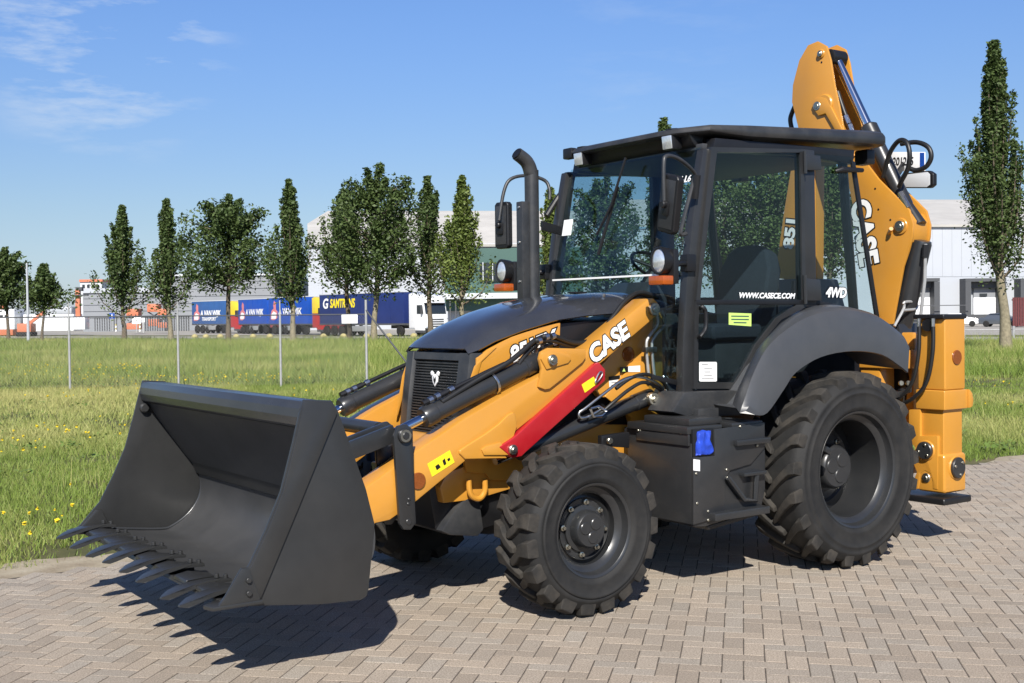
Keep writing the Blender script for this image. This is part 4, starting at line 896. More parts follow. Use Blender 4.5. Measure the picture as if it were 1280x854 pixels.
for u, v, u2, v2 in ((1125, 241, 1131, 251), (1131, 251, 1136, 260)): fin('hose_fitting', tube([B(u, v, 'x', -1.37), B(u2, v2, 'x', -1.37)], .022, 8), MT['steel'], dc, smooth=.3)
bh([(990, 162, -1.5), (988, 148, -1.5), (994, 132, -1.5)], .02)
a = B(1153, 300, 'x', BXM); b = B(1122, 430, 'x', BXM); d = (b-a).normalized(); L = (b-a).length
bc = fin('boom_cylinder', lathe([(0, 0), (.07, .005), (.078, .03), (.078, L), (0, L)], a, d, 28, caps=False), MT['grey'], backhoe)
fin('hydraulic_pipe', tube([B(1157, 305, 'x', -1.40), B(1156, 350, 'x', -1.40), B(1147, 430, 'x', -1.38), B(1140, 480, 'x', -1.36)], .013, 8), MT['galv'], bc)
fin('pipe_fitting', tube([B(1157, 306, 'x', -1.40), B(1156, 322, 'x', -1.40)], .024, 10), MT['black'], bc)
# dipper hanging from the boom head behind the cab
dp = BYZ([(1014, 130), (1012, 352), (968, 348), (981, 257), (988, 214), (999, 150)], -1.42)
dip = fin('dipper', prism(dp, -1.60, -1.42, axis='x', bv=.008), MT['yellow'], backhoe)
a = B(986, 311, 'x', -1.418); b = B(992, 258, 'x', -1.418)
text('model_lettering', '851', .155, MT['white'], a+Vector((0, .0, 0)), b-a, Vector((0, -1, 0)), dip, off=.006, lift=.003, outline=.009, mo=MT['inkblack'], xs=(b-a).length/.30)
fin('backhoe_bucket', prism([(-.80, 2.0), (-.86, 1.6), (-.62, 1.2), (-.30, 1.18), (-.26, 1.5), (-.42, 2.0)], -1.75, -1.25, axis='x', bv=.02), MT['grey'], backhoe)
# registration plate and light board standing out behind the boom
px_ = -1.80
pl = prism(BYZ([(1112, 190), (1156, 190), (1156, 214), (1112, 214)], px_), px_-.01, px_, axis='x', bv=.003); plo = fin('registration_plate', pl, MT['white'], backhoe)
a = B(1116, 202.5, 'x', px_+.001); b = B(1148, 201.8, 'x', px_+.001)
text('plate_lettering', '201205', .092, MT['inkblack'], a, b-a, (0, 0, 1), plo, off=.0015, lift=.002, xs=(b-a).length/.335)
fin('plate_band', prism(BYZ([(1150, 191), (1155.5, 191), (1155.5, 213.5), (1150, 213.5)], px_), px_+.0005, px_+.002, axis='x'), MT['blue'], plo, smooth=0)
fin('light_board', prism(BYZ([(1126, 217), (1160, 213), (1166, 217), (1166, 231), (1161, 235), (1126, 235)], px_), px_-.06, px_-.008, axis='x', bv=.012, seg=3), MT['black'], backhoe)
fin('light_board', prism(BYZ([(1126, 219), (1159, 215), (1162, 218), (1162, 231), (1158, 234), (1126, 234)], px_), px_-.0078, px_-.003, axis='x', bv=.002), MT['cladlight'], backhoe)
fin('plate_arm', strut(B(1118, 224, 'x', -1.6), B(1130, 205, 'x', -1.82), .05, .02), MT['black'], backhoe)

# blue bag stuffed in the niche beside the tank
bb = box((-.062, -.03, -.075), (.062, .02, .07), .02, 2); bmesh.ops.subdivide_edges(bb, edges=bb.edges[:], cuts=5, use_grid_fill=True)
c = B(879, 553, 'y', TY+.0)
from mathutils import noise as mnoise
for v in bb.verts:
    p = v.co.copy(); d_ = mnoise.noise_vector(p*22)*.014+mnoise.noise_vector(p*55+Vector((3, 1, 2)))*.006
    v.co = Vector((p.x*(1.0+.25*(-p.z/.08 if p.z < 0 else -p.z/.16)), p.y, p.z))+d_+c
bg = fin('tool_bag', bb, MT['bluebag'], None, smooth=.5); tag(bg, 'crumpled bright blue bag tucked in the recess of the dark grey tank box', 'bag')
# muddy rubber block hanging below the arm end / far front tyre is a wheel of the machine
# ================================================================== THE PLACE
RH = Vector((RT.x, RT.y, 0)).normalized(); FH = Vector((FW.x, FW.y, 0)).normalized()
RZ = math.atan2(RH.y, RH.x)
def sheet(name, pts, z, m, label=None):
    bm = bmesh.new(); bm.faces.new([bm.verts.new((p[0], p[1], z)) for p in pts])
    o = fin(name, bm, m, None, smooth=0, recalc=False); 
    if o.data.polygons[0].normal.z < 0: o.data.flip_normals()
    o['kind'] = 'structure'; return o
sheet('terrain', [(-2500, -2500), (2500, -2500), (2500, 2500), (-2500, 2500)], -.03, MT['soil'])
EA = B(0, 722, 'z', 0); EB = B(1280, 573, 'z', 0); ED = (EB-EA).normalized(); EN = Vector((-ED.y, ED.x, 0))
if EN.y < 0: EN = -EN                       # towards the paving
def edge_d(x, y): return (Vector((x, y, 0))-EA).dot(EN)
P0, P1 = EA-ED*70, EA+ED*90
pav = sheet('pavement', [P0, P1, P1+EN*70, P0+EN*70], -.0024, MT['joint'])
# sandy verge with an uneven edge
bm = bmesh.new(); n = 260; prev = None
for i in range(n):
    t = -14+36*i/(n-1); base = EA+ED*t
    wv = .20+.10*math.sin(t*1.7)+.07*math.sin(t*4.1+1)+random.uniform(-.05, .05)
    if t < 3.2: wv += .22*max(0, 1-abs(t-.6)/2.6)
    a = bm.verts.new((base+EN*.06).to_tuple()); b = bm.verts.new((base-EN*wv).to_tuple()); a.co.z = -.0005; b.co.z = -.006
    if prev: bm.faces.new((prev[0], a, b, prev[1]))
    prev = (a, b)
vg = fin('sandy_verge', bm, MT['sand'], None, smooth=0); vg['kind'] = 'structure'

# paving: herringbone of concrete bricks, each with its own edges
AL, BLN = .7634, .2072
BWD = BLN/2
ua = Vector((math.cos(AL), math.sin(AL), 0)); va = Vector((-math.sin(AL), math.cos(AL), 0))
GAP = .0065
def brick_verts(hx, hy):
    c = .0022
    return [(-hx, -hy, -.02), (hx, -hy, -.02), (hx, hy, -.02), (-hx, hy, -.02), (-hx, -hy, -c*.6), (hx, -hy, -c*.6), (hx, hy, -c*.6), (-hx, hy, -c*.6), (-hx+c, -hy+c, 0), (hx-c, -hy+c, 0), (hx-c, hy-c, 0), (-hx+c, hy-c, 0)]
BF = [(0, 1, 5, 4), (1, 2, 6, 5), (2, 3, 7, 6), (3, 0, 4, 7), (4, 5, 9, 8), (5, 6, 10, 9), (6, 7, 11, 10), (7, 4, 8, 11), (8, 9, 10, 11)]
def brick_tint(): 
    b = random.gauss(1, .055); w = random.uniform(-.03, .03)
    if random.random() < .06: b *= .86
    return (b*(1+w), b, b*(1-w), 1)
cells = []
o0 = Vector((0, 0, 0)); NB = 150
for i in range(-NB, NB):
    for j in range(-NB, NB):
        k = (i-j) % 4
        if k == 0: c = (i+1, j+.5, 0)
        elif k == 2: c = (i+.5, j, 1)
        else: continue
        p = ua*(c[0]*BWD)+va*(c[1]*BWD)
        p += ua*1.0+va*.4
        q = p-CAM; z = q.dot(FW)
        if z < 2.6 or z > 24: continue
        lat = q.dot(RT)
        if abs(lat) > z*.74+.8: continue
        if edge_d(p.x, p.y) < .0: continue
        v = 427-FPX*q.dot(UP)/z; u = 640+FPX*lat/z
        cells.append((z, p, c[2], 0 <= u <= 1280 and v <= 860))
cells.sort(key=lambda c: c[0])
near = [c for c in cells if c[3]][:300]; nid = set(id(c) for c in near)
bmeshes = []
for k in range(10):
    me = bpy.data.meshes.new('brick'); me.from_pydata(brick_verts(BLN/2-GAP/2, BWD/2-GAP/2), [], BF)
    me.materials.append(MT['brick']); at = me.color_attributes.new('tint', 'FLOAT_COLOR', 'POINT'); tcol = brick_tint()
    for d in at.data: d.color = tcol
    bmeshes.append(me)
for c in near:
    o = link('brick', random.choice(bmeshes), pav); o.location = c[1]+Vector((0, 0, random.gauss(0, .0005)))
    o.rotation_euler = (random.gauss(0, .0025), random.gauss(0, .0025), AL+(PI/2 if c[2] else 0)+random.gauss(0, .008))
V, F, T = [], [], []
for c in cells:
    if id(c) in nid: continue
    X = Matrix.Translation(c[1]+Vector((0, 0, random.gauss(0, .0005)))) @ Matrix.Rotation(AL+(PI/2 if c[2] else 0)+random.gauss(0, .008), 4, 'Z') @ Matrix.Rotation(random.gauss(0, .0025), 4, 'X') @ Matrix.Rotation(random.gauss(0, .0025), 4, 'Y')
    b0 = len(V); t = brick_tint()
    for q in brick_verts(BLN/2-GAP/2, BWD/2-GAP/2): V.append(X @ Vector(q)); T.extend(t)
    F.extend([tuple(b0+k for k in f) for f in BF])
me = bpy.data.meshes.new('brick'); me.from_pydata(V, [], F); me.materials.append(MT['brick'])
at = me.color_attributes.new('tint', 'FLOAT_COLOR', 'POINT'); at.data.foreach_set('color', T)
o = link('brick_field', me, pav); o['kind'] = 'stuff'

# ------------------------------------------------------------------ grass
def tri_mesh(name, co, tint, m, nv=3, quads=False):
    n = len(co)//nv; me = bpy.data.meshes.new(name)
    me.vertices.add(n*nv); me.vertices.foreach_set('co', np.asarray(co, dtype=np.float32).ravel())
    me.loops.add(n*nv); me.loops.foreach_set('vertex_index', np.arange(n*nv, dtype=np.int32))
    me.polygons.add(n); me.polygons.foreach_set('loop_start', np.arange(0, n*nv, nv, dtype=np.int32)); me.polygons.foreach_set('loop_total', np.full(n, nv, dtype=np.int32))
    at = me.attributes.new('tint', 'FLOAT', 'POINT'); at.data.foreach_set('value', np.repeat(np.asarray(tint, dtype=np.float32), nv))
    me.materials.append(m); me.update(); me.validate(); return me
def vnoise(x, y, s, seed):        # cheap smooth value noise
    r = np.random.default_rng(seed); tab = r.random((64, 64))
    fx, fy = x*s, y*s; ix, iy = np.floor(fx).astype(int), np.floor(fy).astype(int); tx, ty = fx-ix, fy-iy
    tx, ty = tx*tx*(3-2*tx), ty*ty*(3-2*ty)
    g = lambda a, b: tab[a % 64, b % 64]
    return (g(ix, iy)*(1-tx)+g(ix+1, iy)*tx)*(1-ty)+(g(ix, iy+1)*(1-tx)+g(ix+1, iy+1)*tx)*ty
def scatter(n, d0, d1, half=.74):
    z = np.sqrt(rng.random(n)*(d1*d1-d0*d0)+d0*d0); a = (rng.random(n)*2-1)*half
    lat = z*a
    x = CAM.x+FH.x*z+RH.x*lat; y = CAM.y+FH.y*z+RH.y*lat
    d = (x-EA.x)*EN.x+(y-EA.y)*EN.y
    return x, y, z, d
def grass(name, n, d0, d1, h, w, seed, thin=.0, lean=.35):
    x, y, z, d = scatter(n, d0, d1)
    patch = vnoise(x, y, .45, seed)*.6+vnoise(x, y, 1.7, seed+1)*.4
    LA, LB_ = G(0, 116), G(1250, 63); ldx, ldy = LB_.x-LA.x, LB_.y-LA.y
    roadside = ((x-LA.x)*ldy-(y-LA.y)*ldx)*math.copysign(1, (CAM.x-LA.x)*ldy-(CAM.y-LA.y)*ldx) > 0
    ragged = .16+.22*vnoise(x, y, .9, 5)+.12*vnoise(x, y, 4, 6)
    keep = (d < -ragged) & roadside & (rng.random(n) < np.clip(patch*2.2-.25+thin, .05, 1))
    x, y, z, d, patch = x[keep], y[keep], z[keep], d[keep], patch[keep]; n = len(x)
    tall = vnoise(x, y, .16, seed+2)
    hh = h*(.45+.9*rng.random(n))*(.55+.9*patch)*(.7+.7*tall)
    ww = w*(.6+.8*rng.random(n)); th = rng.random(n)*2*PI; ld = rng.random(n)*2*PI; la = hh*lean*rng.random(n)*1.6
    co = np.empty((n, 3, 3)); cx, sx = np.cos(th)*ww/2, np.sin(th)*ww/2
    co[:, 0] = np.stack([x-cx, y-sx, np.full(n, -.03)], 1); co[:, 1] = np.stack([x+cx, y+sx, np.full(n, -.03)], 1)
    co[:, 2] = np.stack([x+np.cos(ld)*la, y+np.sin(ld)*la, hh], 1)
    dry = vnoise(x, y, .33, seed+7)
    tint = np.clip(.20+1.0*(dry-.42)+.5*(patch-.5)+.65*(rng.random(n)-.45), 0, 1)
    return co.reshape(-1, 3), tint
parts = [grass('g', 310000, 6.5, 18, .050, .0085, 11, .1, 1.1), grass('g', 330000, 16, 31, .075, .013, 11, .1, 1.0), grass('g', 16000, 9, 31, .17, .008, 21, -.45, .5)]
co = np.concatenate([p[0] for p in parts]); ti = np.concatenate([p[1] for p in parts])
o = link('mown_grass', tri_mesh('mown_grass', co, ti, MT['grass'])); tag(o, 'short patchy grass between the paving edge and the wire fence', 'grass', kind='stuff')
parts = [grass('g', 78000, 30, 75, .50, .012, 91, -.42, .5), grass('g', 270000, 30, 62, .24, .020, 31, .1, .8), grass('g', 180000, 58, 118, .32, .038, 41, .4, .6)]
co = np.concatenate([p[0] for p in parts]); ti = np.clip(np.concatenate([p[1] for p in parts])*.85-.08, 0, 1)
o = link('tall_grass', tri_mesh('tall_grass', co, ti, MT['grass'])); tag(o, 'tall seeding meadow grass beyond the wire fence up to the trees', 'grass', kind='stuff')
# broad-leaved weeds in darker clumps
cl = []; tl = []
x, y, z, d = scatter(310, 9.5, 40)
for i in range(len(x)):
    if d[i] > -.5: continue
    s = random.uniform(.12, .35)
    for k in range(26):
        a = random.uniform(0, 2*PI); r = s*math.sqrt(random.random()); p = np.array([x[i]+r*math.cos(a), y[i]+r*math.sin(a), 0])
        hgt = random.uniform(.06, .20)*(1-.5*r/s); b = random.uniform(0, 2*PI); L = random.uniform(.04, .08); wd = L*.35
        u = np.array([math.cos(b)*L, math.sin(b)*L, L*random.uniform(.1, .8)]); v_ = np.array([-math.sin(b)*wd, math.cos(b)*wd, 0])
        q = p+np.array([0, 0, hgt*.6]); cl += [q, q+u*.5+v_, q+u, q+u*.5-v_]; tl.append(random.random()*.45)
o = link('meadow_weeds', tri_mesh('meadow_weeds', np.array(cl), tl, MT['weed'], 4)); tag(o, 'low broad leaved weeds scattered through the grass', 'weeds', kind='stuff')
# yellow wild flowers: little flower heads on the meadow
fl = []
x, y, z, d = scatter(6800, 8, 44)
dens = vnoise(x, y, .35, 77)
for i in range(len(x)):
    if d[i] > -.45 or dens[i] < .60+.28*random.random(): continue
    h = random.uniform(.08, .24); r = random.uniform(.009, .021)*(1+z[i]/50); a0 = random.uniform(0, PI)
    c = np.array([x[i], y[i], h]); tl_ = np.array([random.uniform(-.5, .5), random.uniform(-.5, .5)])
    ring = [c+np.array([r*math.cos(a0+k*PI/2), r*math.sin(a0+k*PI/2), r*(tl_[0]*math.cos(a0+k*PI/2)+tl_[1]*math.sin(a0+k*PI/2))+r*.5]) for k in range(4)]
    fl += ring
    fl += [c+np.array([r*.8, 0, -r*.2]), c+np.array([0, 0, r*.9]), c+np.array([-r*.8, 0, -r*.2]), c+np.array([0, 0, -r*.6])]
o = link('wild_flowers', tri_mesh('wild_flowers', np.array(fl), np.zeros(len(fl)//4), MT['flower'], 4)); tag(o, 'tiny yellow wild flowers scattered in patches over the grass', 'wild flowers', kind='stuff')

# ------------------------------------------------------------------ road and verge far behind
def strip(name, uL, dL, uR, dR, wid, z, m):
    a, b = G(uL, dL), G(uR, dR); d = (b-a).normalized(); nn = Vector((-d.y, d.x, 0))
    if nn.dot(FH) < 0: nn = -nn
    return sheet(name, [a, b, b+nn*wid, a+nn*wid], z, m)
def far_line(t): return G(0, 116).lerp(G(1250, 63), t)
ra, rb = far_line(-3), far_line(3); rn = Vector((-(rb-ra).y, (rb-ra).x, 0)).normalized()
if rn.dot(FH) < 0: rn = -rn
sheet('road', [ra, rb, rb+rn*14, ra+rn*14], -.012, MT['road'])
sheet('road_verge', [ra+rn*14, rb+rn*14, rb+rn*20, ra+rn*20], -.016, MT['verge'])
sheet('parking_lot', [ra+rn*20, rb+rn*20, rb+rn*140, ra+rn*140], -.014, MT['road'])

# ------------------------------------------------------------------ wire fence
FD = 29.5
fence = thing('wire_fence', 'chain link fence with slim grey posts standing in the grass behind the bucket', 'fence', G(222, FD))
inv = Matrix.Translation(G(222, FD)).inverted()
def fput(name, bm, m): bm.transform(inv); return fin(name, bm, m, fence, smooth=1)
zr = HZ(222, 394, FD); zt = HZ(222, 377, FD)
for u in (-190, -52, 86, 222, 350):
    p = G(u, FD); b = tube([p, p+Vector((0, 0, zr))], .030, 10); join(b, tube([p+Vector((0, 0, zr)), p+Vector((0, 0, zt))], .018, 8)); fput('post', b, MT['wire'])
p = G(457.5, FD); fput('post', tube([p, p+Vector((0, 0, HZ(457, 375, FD)))], .032, 12), MT['wire'])
a = G(-195, FD, zr); b = G(457, FD, HZ(457, 393, FD)); fput('top_rail', tube([a, b], .016, 8), MT['darkgrey'])
fput('brace', tube([G(457, FD, HZ(457, 387, FD)), G(527, FD-1.2, .12)], .022, 10), MT['darkgrey'])
wire = bmesh.new(); a = G(-195, FD); b = G(457, FD); L = (b-a).length; d = (b-a)/L; hgt = zr-.08
def wir(p, q, r=.0017):
    dd = (q-p).normalized(); u = dd.orthogonal().normalized(); w_ = dd.cross(u)
    R_ = [[wire.verts.new(x+(u*math.cos(2*PI*k/3)+w_*math.sin(2*PI*k/3))*r) for k in range(3)] for x in (p, q)]
    for k in range(3): wire.faces.new((R_[0][k], R_[0][(k+1) % 3], R_[1][(k+1) % 3], R_[1][k]))
s = -hgt
while s < L:
    for sg_ in (1, -1):
        t0, t1 = max(0, s), min(L, s+hgt)
        if sg_ > 0: p = a+d*t0+Vector((0, 0, .05+(t0-s))); q = a+d*t1+Vector((0, 0, .05+(t1-s)))
        else: p = a+d*t0+Vector((0, 0, .05+hgt-(t0-s))); q = a+d*t1+Vector((0, 0, .05+hgt-(t1-s)))
        if (q-p).length > .01: wir(p, q)
    s += .075
wire.transform(inv); wo = fin('wire_mesh', wire, MT['wire'], fence, smooth=0, recalc=False); wo['kind'] = 'stuff'
sgn_ = box((-.20, -.006, -.11), (.20, .006, .11), .01); sgn_.transform(Matrix.Translation(G(437, FD-.05, HZ(437, 399, FD))) @ Matrix.Rotation(RZ, 4, 'Z'))
so = fin('blank_sign', sgn_, MT['white'], None); tag(so, 'small blank white sign fixed on the wire fence rail near its corner post', 'sign')

# ------------------------------------------------------------------ trees
def tree(name, u, vt, D, hw, vb, kind, m, label, group, leaves, ls, bark='bark', ut=None, nb=46, light=0):
    base = G(ut if ut is not None else u, D); H = HZ(u, vt, D); zb = max(.9, HZ(u, vb, D)); R_ = hw*D/FPX
    root = thing(name, label, 'tree', base, 0, group)
    dx = (G(u, D)-base)
    tr = .013*H+.03
    cols = kind != 'round'
    tp = [Vector((0, 0, -.05)), Vector((0, 0, .12*H))+dx*.1, Vector((random.uniform(-.1, .1), random.uniform(-.1, .1), zb))+dx*.5, Vector((random.uniform(-.2, .2), random.uniform(-.2, .2), zb+(H-zb)*.5))+dx, Vector((0, 0, H*.97))+dx]
    lm_ = bmesh.new(); tb_ = tube(tp, [tr*1.5, tr, tr*.9, tr*.6, tr*.12], 9, 5)
    if bark == 'barklight':
        tb_.free(); zc_ = zb+(H-zb)*.12; pc_ = tp[2].lerp(tp[3], .24)
        tb_ = tube([tp[0], tp[1], tp[2], pc_], [tr*1.5, tr, tr*.9, tr*.8], 9, 5); join(lm_, tube([pc_, tp[3], tp[4]], [tr*.78, tr*.6, tr*.12], 9, 5))
    pts = []; lr = random.Random(hash((u, D)) & 0xffff)
    if cols: prof = [(0, .34), (.10, .78), (.24, 1.0), (.40, .90), (.57, .60), (.74, .38), (.88, .20), (1, .03)]
    elif kind == 'loose': prof = [(0, .35), (.15, .85), (.35, 1.0), (.55, .8), (.72, .6), (.88, .34), (1, .08)]
    else: prof = [(0, .45), (.12, .82), (.32, 1.0), (.55, .98), (.75, .78), (.9, .48), (1, .12)]
    def env(t): return R_*np.interp(t, [p[0] for p in prof], [p[1] for p in prof])
    for k in range(nb):
        t0 = (k+.5)/nb*.86; az = k*2.399+lr.uniform(-.5, .5); rise = lr.uniform(.24, .48) if cols else lr.uniform(.08, .26)
        t1 = min(1.0, t0+rise*(1 if t0 < .6 else .6)); e = env(t1)*(lr.uniform(.55, 1.22) if lr.random() < .75 else lr.uniform(1.15, 1.42))
        z0 = zb+(H-zb)*t0*.92; z1 = zb+(H-zb)*t1
        a_ = Vector((0, 0, z0))+dx*min(1, .5+t0); b_ = Vector((math.cos(az)*e, math.sin(az)*e, z1))+dx
        mid = a_.lerp(b_, .55)+Vector((math.cos(az), math.sin(az), 0))*e*.16-Vector((0, 0, .04*H*(1 if cols else -.2)))
        join(lm_, tube([a_, mid, b_], [tr*.38*(1-t0*.6), tr*.2, .012], 5, 3))
        for q in np.linspace(.22, 1.06, 9): pts.append(((a_.lerp(mid, q*2) if q < .5 else mid.lerp(b_, (q-.5)*2)), (.30-.20*q)*max(.4, e/R_)))
    for q in np.linspace(.25, 1, 12): pts.append((Vector((0, 0, zb+(H-zb)*q))+dx, .17*(1.12-q)+.012))
    fin('trunk', tb_, MT[bark], root, smooth=1.2, recalc=False); fin('limbs', lm_, MT['bark'], root, smooth=1.2, recalc=False)
    # small leaf faces clustered along the limbs
    P = np.array([list(p[0]) for p in pts]); sp = np.array([p[1] for p in pts])
    ct = np.repeat(rng.random(len(P)//3+1), 3)[:len(P)]
    leaves = int(leaves*1.75); ls = ls*.72; idx = rng.integers(0, len(P), leaves)
    leaves_n = leaves
    c = P[idx]+rng.normal(size=(leaves, 3))*(sp[idx]*R_*(.92 if not cols else .88))[:, None]*np.array([1, 1, 1.7 if cols else 1.1])
    ez = np.interp((c[:, 2]-zb)/(H-zb), [p[0] for p in prof], [p[1] for p in prof])*R_*1.5+.25
    cc = c-np.array([dx.x, dx.y, 0]); ok = (np.hypot(cc[:, 0], cc[:, 1]) < ez) & (c[:, 2] > zb-.25) & (c[:, 2] < H*1.005); c = c[ok]; idx = idx[ok]; n = len(c)
    nrm = rng.normal(size=(n, 3)); nrm[:, 2] = np.abs(nrm[:, 2])+.3; nrm /= np.linalg.norm(nrm, axis=1)[:, None]
    t1 = np.cross(nrm, rng.normal(size=(n, 3))); t1 /= np.linalg.norm(t1, axis=1)[:, None]; t2 = np.cross(nrm, t1)
    s = ls*(.6+.8*rng.random(n))[:, None]
    q = np.empty((n, 4, 3)); q[:, 0] = c-t1*s*.6; q[:, 1] = c+t2*s*.36+nrm*s*.08; q[:, 2] = c+t1*s*.6; q[:, 3] = c-t2*s*.36+nrm*s*.08
    ti = np.clip(.15+.45*ct[idx]+.4*rng.random(n), 0, 1)
    link('crown', tri_mesh('crown', q.reshape(-1, 3), ti, MT[m], 4), root)
    return root
GT = 'street trees along the far side of the meadow'
tree('broad_tree', 10, 310, 104, 26, 388, 'round', 'leaf_dark', 'dark broad tree cut off by the left edge of the picture', GT, 4200, .34)
tree('broad_tree', 56, 331, 102, 34, 392, 'loose', 'leaf_dark', 'low loose dark tree just right of the white flagpole', GT, 3600, .34, ut=52)
tree('column_tree', 155, 258, 96, 31, 398, 'column', 'leaf_dark', 'dark columnar tree, left one of the close pair before the grey shed', GT, 6500, .30)
tree('column_tree', 211, 250, 94, 29, 393, 'column', 'leaf_dark', 'dark columnar tree, right one of the close pair before the grey shed', GT, 6500, .30, 'barklight', ut=213)
tree('broad_tree', 288, 244, 88, 52, 366, 'round', 'leaf_dark', 'broad round tree standing before the left blue trailer', GT, 8000, .30, ut=285)
tree('column_tree', 364, 226, 84, 33, 390, 'column', 'leaf_dark', 'narrow ragged columnar tree in front of the third blue trailer', GT, 6500, .27, 'barklight', ut=366)
tree('broad_tree', 432, 238, 86, 46, 368, 'loose', 'leaf_dark', 'left tree of the merged crowns before the navy trailer', GT, 6500, .28, ut=437)
tree('broad_tree', 474, 207, 82, 52, 372, 'round', 'leaf_dark', 'tallest broad tree, with a stout pale trunk before the navy trailer', GT, 9500, .28, 'barklight', ut=467)
tree('column_tree', 537, 222, 84, 33, 374, 'loose', 'leaf_dark', 'slim dark tree beside the white lorry cab', GT, 5600, .27, ut=538)
tree('column_tree', 580, 221, 80, 34, 385, 'column', 'leaf_light', 'pale green columnar tree before the dark green office front', GT, 7500, .25, 'barklight', ut=578)
tree('column_tree', 690, 236, 78, 30, 392, 'column', 'leaf_light', 'pale green columnar tree half hidden behind the exhaust stack', GT, 6000, .25, 'barklight')
tree('broad_tree', 758, 216, 76, 46, 380, 'round', 'leaf_mid', 'broad tree seen through the windscreen of the cab', GT, 6500, .26)
tree('column_tree', 832, 150, 60, 40, 372, 'column', 'leaf_mid', 'tall tree whose tip peeks above the cab roof', GT, 7500, .20)
tree('broad_tree', 908, 190, 62, 56, 356, 'round', 'leaf_mid', 'broad tree seen through the cab door behind the seat', GT, 8500, .20)
tree('broad_tree', 968, 182, 60, 52, 352, 'round', 'leaf_mid', 'broad tree seen through the cab door beside the dipper', GT, 8500, .20)
tree('column_tree', 1040, 196, 58, 44, 350, 'loose', 'leaf_mid', 'tree seen through the rear side window of the cab', GT, 6500, .20)
tree('column_tree', 1244, 54, 49, 46, 356, 'column', 'leaf_dark', 'tall nearer columnar tree with a pale trunk at the right edge', GT, 23000, .165, 'barklight', ut=1257, nb=70)

# ------------------------------------------------------------------ buildings
def fframe(u, D): return G(u, D)
def bpart(name, u0, u1, v0, v1, D, dep, m, root, bv=0, off=0.):
    """box of a building front: pixel extent at depth D turned into metres in the root's own frame"""
    o = root.location; a = G(u0, D)-o; b = G(u1, D)-o; um = (u0+u1)/2
    z1, z0 = HZ(um, v0, D), max(0, HZ(um, v1, D))
    ff = (D-root['dist'])
    xa, xb = a.dot(RH), b.dot(RH)
    return fin(name, box((xa, ff+off, z0), (xb, ff+off+dep, z1), bv), MT[m], root)
def building(name, label, u, D, cat='building'):
    r = thing(name, label, cat, G(u, D), RZ); r['dist'] = D; return r
# grey shed at left
b1 = building('grey_shed', 'long grey metal clad shed behind the two dark columnar trees', 220, 185)
bpart('wall', 205, 345, 344, 430, 185, 30, 'cladgrey', b1); bpart('lower_wall', 104, 206, 364, 430, 183, 28, 'cladgrey', b1)
bpart('parapet', 104, 206, 360, 366, 182.6, 28, 'cladwhite', b1); bpart('parapet', 205, 345, 342.5, 345, 184.6, 30, 'cladlight', b1)
for v in (352, 361, 370, 379, 388, 397): bpart('cladding_panel', 206, 345, v-8.3, v, 185, .12, 'cladgrey', b1, off=-.12)
for v in (373, 381, 389, 397): bpart('cladding_panel', 105, 205, v-7.3, v, 183, .12, 'cladgrey', b1, off=-.12)
b2 = building('far_block', 'small pale grey block with a reddish roof far away at left', 118, 260)
bpart('wall', 101, 128, 352, 395, 260, 14, 'cladlight', b2); bpart('roof', 100, 129, 349.5, 352.5, 259.7, 14, 'orange', b2)
for u in (104, 110, 116, 122): bpart('window', u, u+3, 356, 360, 260, .2, 'window', b2, off=-.2)
# big white warehouse
b3 = building('white_warehouse', 'huge white warehouse with a cream roof and grey loading docks behind the machine', 800, 168)
bpart('wall', 386, 720, 305, 430, 168, 50, 'cladwhite', b3); bpart('wall', 720, 1420, 283, 425, 150, 60, 'cladwhite', b3)
def slope(u0, u1, v0, v1, D0, D1, m='roofcream'):
    o = b3.location
    def q(u, v, D): 
        p = G(u, D)-o; return Vector((p.dot(RH), p.dot(FH), HZ(u, v, D)))
    bm = loft([[q(u0, v1, D0), q(u1, v1, D0)], [q(u0, (v0+v1)/2-5, (D0+D1)/2), q(u1, (v0+v1)/2-5, (D0+D1)/2)], [q(u0+(26 if u0 < 400 else 0), v0, D1), q(u1, v0, D1)]])
    bm = solidify(bm, .3); return fin('roof', bm, MT[m], b3)
slope(386, 722, 264, 306, 167.4, 200); slope(720, 1420, 250, 281, 149.5, 185)
k = 0
for u in range(1130, 1300, 12): bpart('cladding_panel', u+.1, u+11.9, 284, 346, 150, .05, 'cladwhite', b3, off=-.05)
for u in range(390, 560, 14): bpart('cladding_panel', u+.3, u+13.7, 308, 398, 168, .10, 'cladwhite', b3, off=-.10)
for u0, u1 in ((1126, 1175), (1207, 1258), (1276, 1330)):
    dk = bpart('loading_dock', u0, u1, 348, 352, 148, 2.2, 'darkgrey', b3)
    bpart('dock_side', u0, u0+7, 352, 402, 148, 2.2, 'darkgrey', b3); bpart('dock_side', u1-7, u1, 352, 402, 148, 2.2, 'darkgrey', b3)
    bpart('dock_header', u0+7, u1-7, 352, 360, 149, .8, 'darkgrey', b3)
    bpart('dock_door', u0+10, u1-10, 372, 393, 149.6, .4, 'truckwhite', b3); bpart('dock_door', u0+10, u1-10, 360, 372, 149.7, .4, 'cladgrey', b3)
    bpart('dock_window', u0+18, u1-24, 367, 370.5, 149.5, .3, 'window', b3)
    bpart('dock_base', u0+7, u1-7, 393, 404, 149.4, .6, 'darkgrey', b3)
bpart('dock_rail', 1146, 1214, 381.4, 382.4, 147, .06, 'darkgrey', b3)
